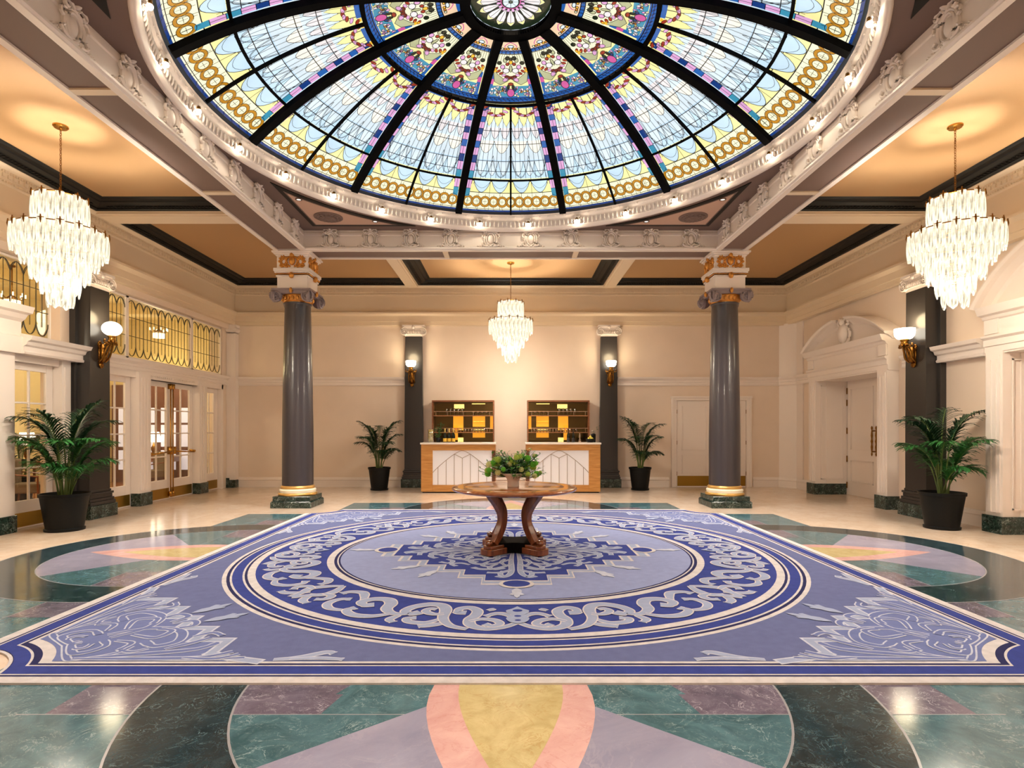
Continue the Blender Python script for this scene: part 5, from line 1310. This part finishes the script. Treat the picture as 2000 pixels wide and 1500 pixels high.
for x, w_ in ((-1.575, 'leftmost'), (-1.475, 'middle'), (-1.375, 'rightmost')): bottle((x, 13.92, 1.18), w_+' of three dark bottles with yellow labels on the left bar', .045)
jar = thing('lemon_jar', 'tall clear glass jar full of lemons at the left end of the left bar', 'jar', (-1.91, 13.86, 1.18))
m = MB(); m.lathe([(0,.004),(.07,.004),(.072,.32),(.069,.32),(.067,.008),(0,.008)], n=24); m.build('glass_jar', M['clearg'], jar, True)
rnd = random.Random(4); lem = mat('lemon_peel', C(236,216,90), .45, bump=.2, bscale=90)
k = 0
for lv in range(5):
    for j in range(3):
        a = j*2.09+lv*1.0; o = MB().ball((0,0,0), .031,.031,.036, 12, 8).build('lemon', lem, None, True, (-1.91+.033*cos(a), 13.86+.033*sin(a), 1.225+.055*lv)); tag(o, 'yellow lemon inside the glass jar on the left bar', 'lemon', 'lemons in the jar')
bp_ = thing('bar_plant', 'small leafy plant in a dark pot on the left bar beside the lemon jar', 'plant', (-1.74, 13.98, 1.18))
m = MB(); m.lathe([(0,0),(.05,0),(.065,.11),(.06,.11),(.0,.10)], n=20); m.build('pot', M['potblack'], bp_, True)
m = MB()
for k in range(60):
    a = rnd.uniform(0, 6.28); r = rnd.uniform(.02,.13); z = .13+rnd.random()*.24+(.10 if cos(a) > .3 and r > .06 else 0); L = .045; b = rnd.uniform(0, 6.28); x, y = r*cos(a), r*sin(a)
    if k % 3 == 0: m.tube([(0,0,.1), (x*.5,y*.5,z*.7), (x,y,z)], .003, 4)
    m.add([(x,y,z),(x+L*.5*cos(b)-.02*sin(b),y+L*.5*sin(b)+.02*cos(b),z+.012),(x+L*cos(b),y+L*sin(b),z-.005),(x+L*.5*cos(b)+.02*sin(b),y+L*.5*sin(b)-.02*cos(b),z+.012)], [(0,1,2,3)])
m.build('foliage', M['leaf'], bp_, fix=False)
sh = thing('cocktail_shaker', 'slim metal cocktail jigger standing on the right bar', 'shaker', (1.66, 13.95, 1.18)); 
m = MB(); m.lathe([(0,0),(.03,0),(.032,.06),(.012,.085),(.026,.13),(.022,.17),(.008,.19),(.01,.21),(0,.215)], n=18); m.build('body', mat('steel', C(190,170,150), .2, 1), sh, True)
fb = thing('fruit_bowl', 'low black tray holding lemons on the right bar', 'bowl', (1.90, 13.88, 1.18)); m = MB(); m.lathe([(0,0),(.07,0),(.10,.05),(.105,.09),(.10,.09),(.092,.055),(0,.05)], n=24); m.build('bowl', M['potblack'], fb, True)
for k, (x, y, z) in enumerate(((-.04,-.03,.085), (.02,-.04,.085), (.0,.03,.085), (.045,.01,.09), (.005,-.01,.13))): tag(MB().ball((0,0,0), .031,.031,.034, 12, 8).build('lemon', lem, None, True, (1.90+x, 13.88+y, 1.18+z)), 'yellow lemon in the black tray on the right bar', 'lemon', 'lemons in the tray')
for i, (x, lab) in enumerate(((1.40,'short dark bottle on the right bar, left of the jigger'), (1.52,'taller dark bottle on the right bar beside the jigger'))): bottle((x, 14.1, 1.18), lab, .038, (60,44,34), (52,48,50))
k_ = thing('ice_bucket', 'black lidded pot with a sprig behind the lemon tray on the right bar', 'bucket', (2.0, 14.06, 1.18))
m = MB(); m.lathe([(0,0),(.055,0),(.06,.16),(.062,.165),(.05,.2),(0,.215)], n=24); m.build('pot', M['potblack'], k_, True)
m = MB(); m.lathe([(.0,.214),(.02,.22),(.02,.24),(0,.245)], n=12); m.tube([(-.06,0,.17), (-.055,0,.25), (0,0,.29), (.055,0,.25), (.06,0,.17)], .006, 6); m.build('handle', mat('steel_b', C(210,205,205), .2, 1), k_, True)
m = MB()
for k in range(14): a = k*.9; z = .20+.015*k; m.add([(0+.01*k,0,z),(.01*k+.03*cos(a)-.01*sin(a),.03*sin(a)+.01*cos(a),z+.01),(.01*k+.055*cos(a),.055*sin(a),z),(.01*k+.03*cos(a)+.01*sin(a),.03*sin(a)-.01*cos(a),z+.01)], [(0,1,2,3)])
m.build('sprig', M['leaf'], k_, fix=False)
# ================================================================ LOBBY BEHIND THE LEFT WALL
lx0 = -11.4
m = MB(); m.box(lx0-.1, -7.6, 2.5, 16.5, -.1, 0); m.box(-7.6,-7.3,2.5,16.5,-.1,-.001); struct(m.build('floor_lobby', wood('parquet', C(150,86,36), C(196,124,60), 3, .2, 'Y', .4)))
m = MB(); m.box(lx0-.1, lx0, 2.5, 16.5, 0, 4.6); m.box(lx0, -7.6, 2.4, 2.5, 0, 4.6); m.box(lx0, -7.6, 16.5, 16.6, 0, 4.6)
for y in (5.2, 8.3, 11.4, 14.6): m.box(lx0, lx0+.25, y-.3, y+.3, 0, 4.6, 0)
struct(m.build('wall_lobby', [mat('ochre_wall', C(206,184,130), .7)]))
m = MB(); m.box(lx0, -7.6, 2.5, 16.5, 4.6, 4.7)
for y in (5.2, 8.3, 11.4, 14.6): m.box(lx0, -7.6, y-.2, y+.2, 4.35, 4.6)
struct(m.build('ceiling_lobby', mat('lobby_ceiling', C(220,196,146), .7)))
m = MB(); m.box(lx0, lx0+.03, 11.75, 14.25, .9, 2.9)
m = MB(); m.box(-11.3, -8.75, 16.44, 16.5, 0, 2.75, 0)
for a_ in (-11.1, -10.5, -9.9, -9.35):
    for z0, z1 in ((.35,.9), (1.0,1.62), (1.68,2.1)): m.box(a_, a_+.42, 16.43, 16.44, z0, z1, 1)
struct(m.build('door_lobby', [mat('dark_oak', C(96,56,40), .4), mat('daylit_glass', C(200,200,215), .2, emit=C(204,196,204), es=.45)]), 'dark framed glazed door at the far side of the lobby')
def lamp(x, y, lab, z0=.76):
    t = thing('table_lamp', lab, 'lamp', (x, y, z0)); m = MB(); m.lathe([(0,0),(.09,0),(.09,.02),(.02,.04),(.05,.12),(.07,.2),(.03,.3),(.012,.34),(.012,.42)], n=20); m.build('base', M['oldbrass'], t, True)
    m = MB(); m.lathe([(.20,.38),(.13,.66)], n=28, cap=False); m.build('lamp_shade', M['lampshade'], t, True)
def console(x, y, lab, L=1.3):
    t = thing('console_table', lab, 'table', (x, y, 0), pi/2 if y > 15 else 0); m = MB(); m.box(-.22,.22,-L/2,L/2,.71,.76); m.box(-.2,.2,-L/2+.04,L/2-.04,.60,.71); m.build('top', M['mahogd'], t)
    for sx in (-.18,.18):
        for sy in (-L/2+.07, L/2-.07): q = MB(); q.tube([(sx,sy,0),(sx,sy,.6)], [.018,.03], 8); q.build('leg', M['mahogd'], t)
console(-9.9, 16.1, 'dark console table under the lit lamp, seen through the far glazed double door')
lamp(-9.9, 16.1, 'lit white-shaded table lamp seen through the far glazed double door')
console(-11.0, 13.2, 'dark console table deep in the lobby behind the near glazed screen', 1.0); lamp(-11.0, 13.2, 'lit table lamp deep in the lobby behind the near glazed screen')
def armchair(x, y, rz, lab):
    t = thing('armchair', lab, 'armchair', (x, y, 0), rz); f = mat('grey_tan_fabric', C(120,104,84), .9)
    m = MB(); m.box(-.30,.30,-.30,.28,.28,.46); m.build('seat', f, t, bevel=.03)
    m = MB(); m.box(-.32,.32,.22,.34,.30,.92); m.build('backrest', f, t, bevel=.04)
    for s in (-1, 1):
        m = MB(); m.tube([(s*.34,-.28,.0),(s*.34,-.27,.6),(s*.34,.25,.66),(s*.34,.3,.0)], .022, 8); m.build('arm_frame', M['mahogd'], t)
for x, y, rz, lab in ((-9.3, 11.2, 1.9, 'wooden armchair seen through the near glazed sidelight'), (-9.15, 14.7, -.6, 'tan armchair seen low through the far glazed double door'), (-8.25, 15.7, -.9, 'grey armchair seen through the small right-hand sidelight')): armchair(x, y, rz, lab)
def lpend(x, y, lab):
    t = thing('lobby_pendant', lab, 'pendant lamp', (x, y, 4.6)); m = MB(); m.tube([(0,0,0),(0,0,-.55)], .012, 6); m.lathe([(.0,0),(.06,0),(.05,-.03),(0,-.04)], n=16)
    for k in range(8): a = k*pi/4; m.tube([(0,0,-.55), (.12*cos(a), .12*sin(a), -.66), (.2*cos(a), .2*sin(a), -.6)], .008, 5)
    m.build('frame', M['oldbrass'], t, True); m = MB()
    for k in range(8): a = k*pi/4; m.tube([(.2*cos(a), .2*sin(a), -.6), (.2*cos(a), .2*sin(a), -.53)], .012, 6)
    for k in range(24): a = k*pi/12; m.tube([(.12*cos(a), .12*sin(a), -.66), (.12*cos(a), .12*sin(a), -.78)], .012, 5)
    m.build('candle_tubes', M['lampshade'], t, True)
lpend(-9.45, 11.0, 'small brass lobby chandelier seen through the leaded glass near the left edge'); lpend(-8.97, 14.8, 'small brass lobby chandelier seen through the far leaded transom')
for y in (6.8, 9.9, 13.1, 15.5):
    l = bpy.data.lights.new('lobby_lamp', 'POINT'); l.energy = P_LOBBY; l.color = (1,.86,.62); l.shadow_soft_size = .25
    o = bpy.data.objects.new('lobby_lamp', l); SC.collection.objects.link(o); o.location = (-9.5, y, 3.2)
lp = palm((-10.3, 12.2, 0), 'potted palm in the lobby behind the near glazed sidelight', 23, .25, .19, .5, specs(5, 10, .7, 1.1, 1), 1, True, .22)
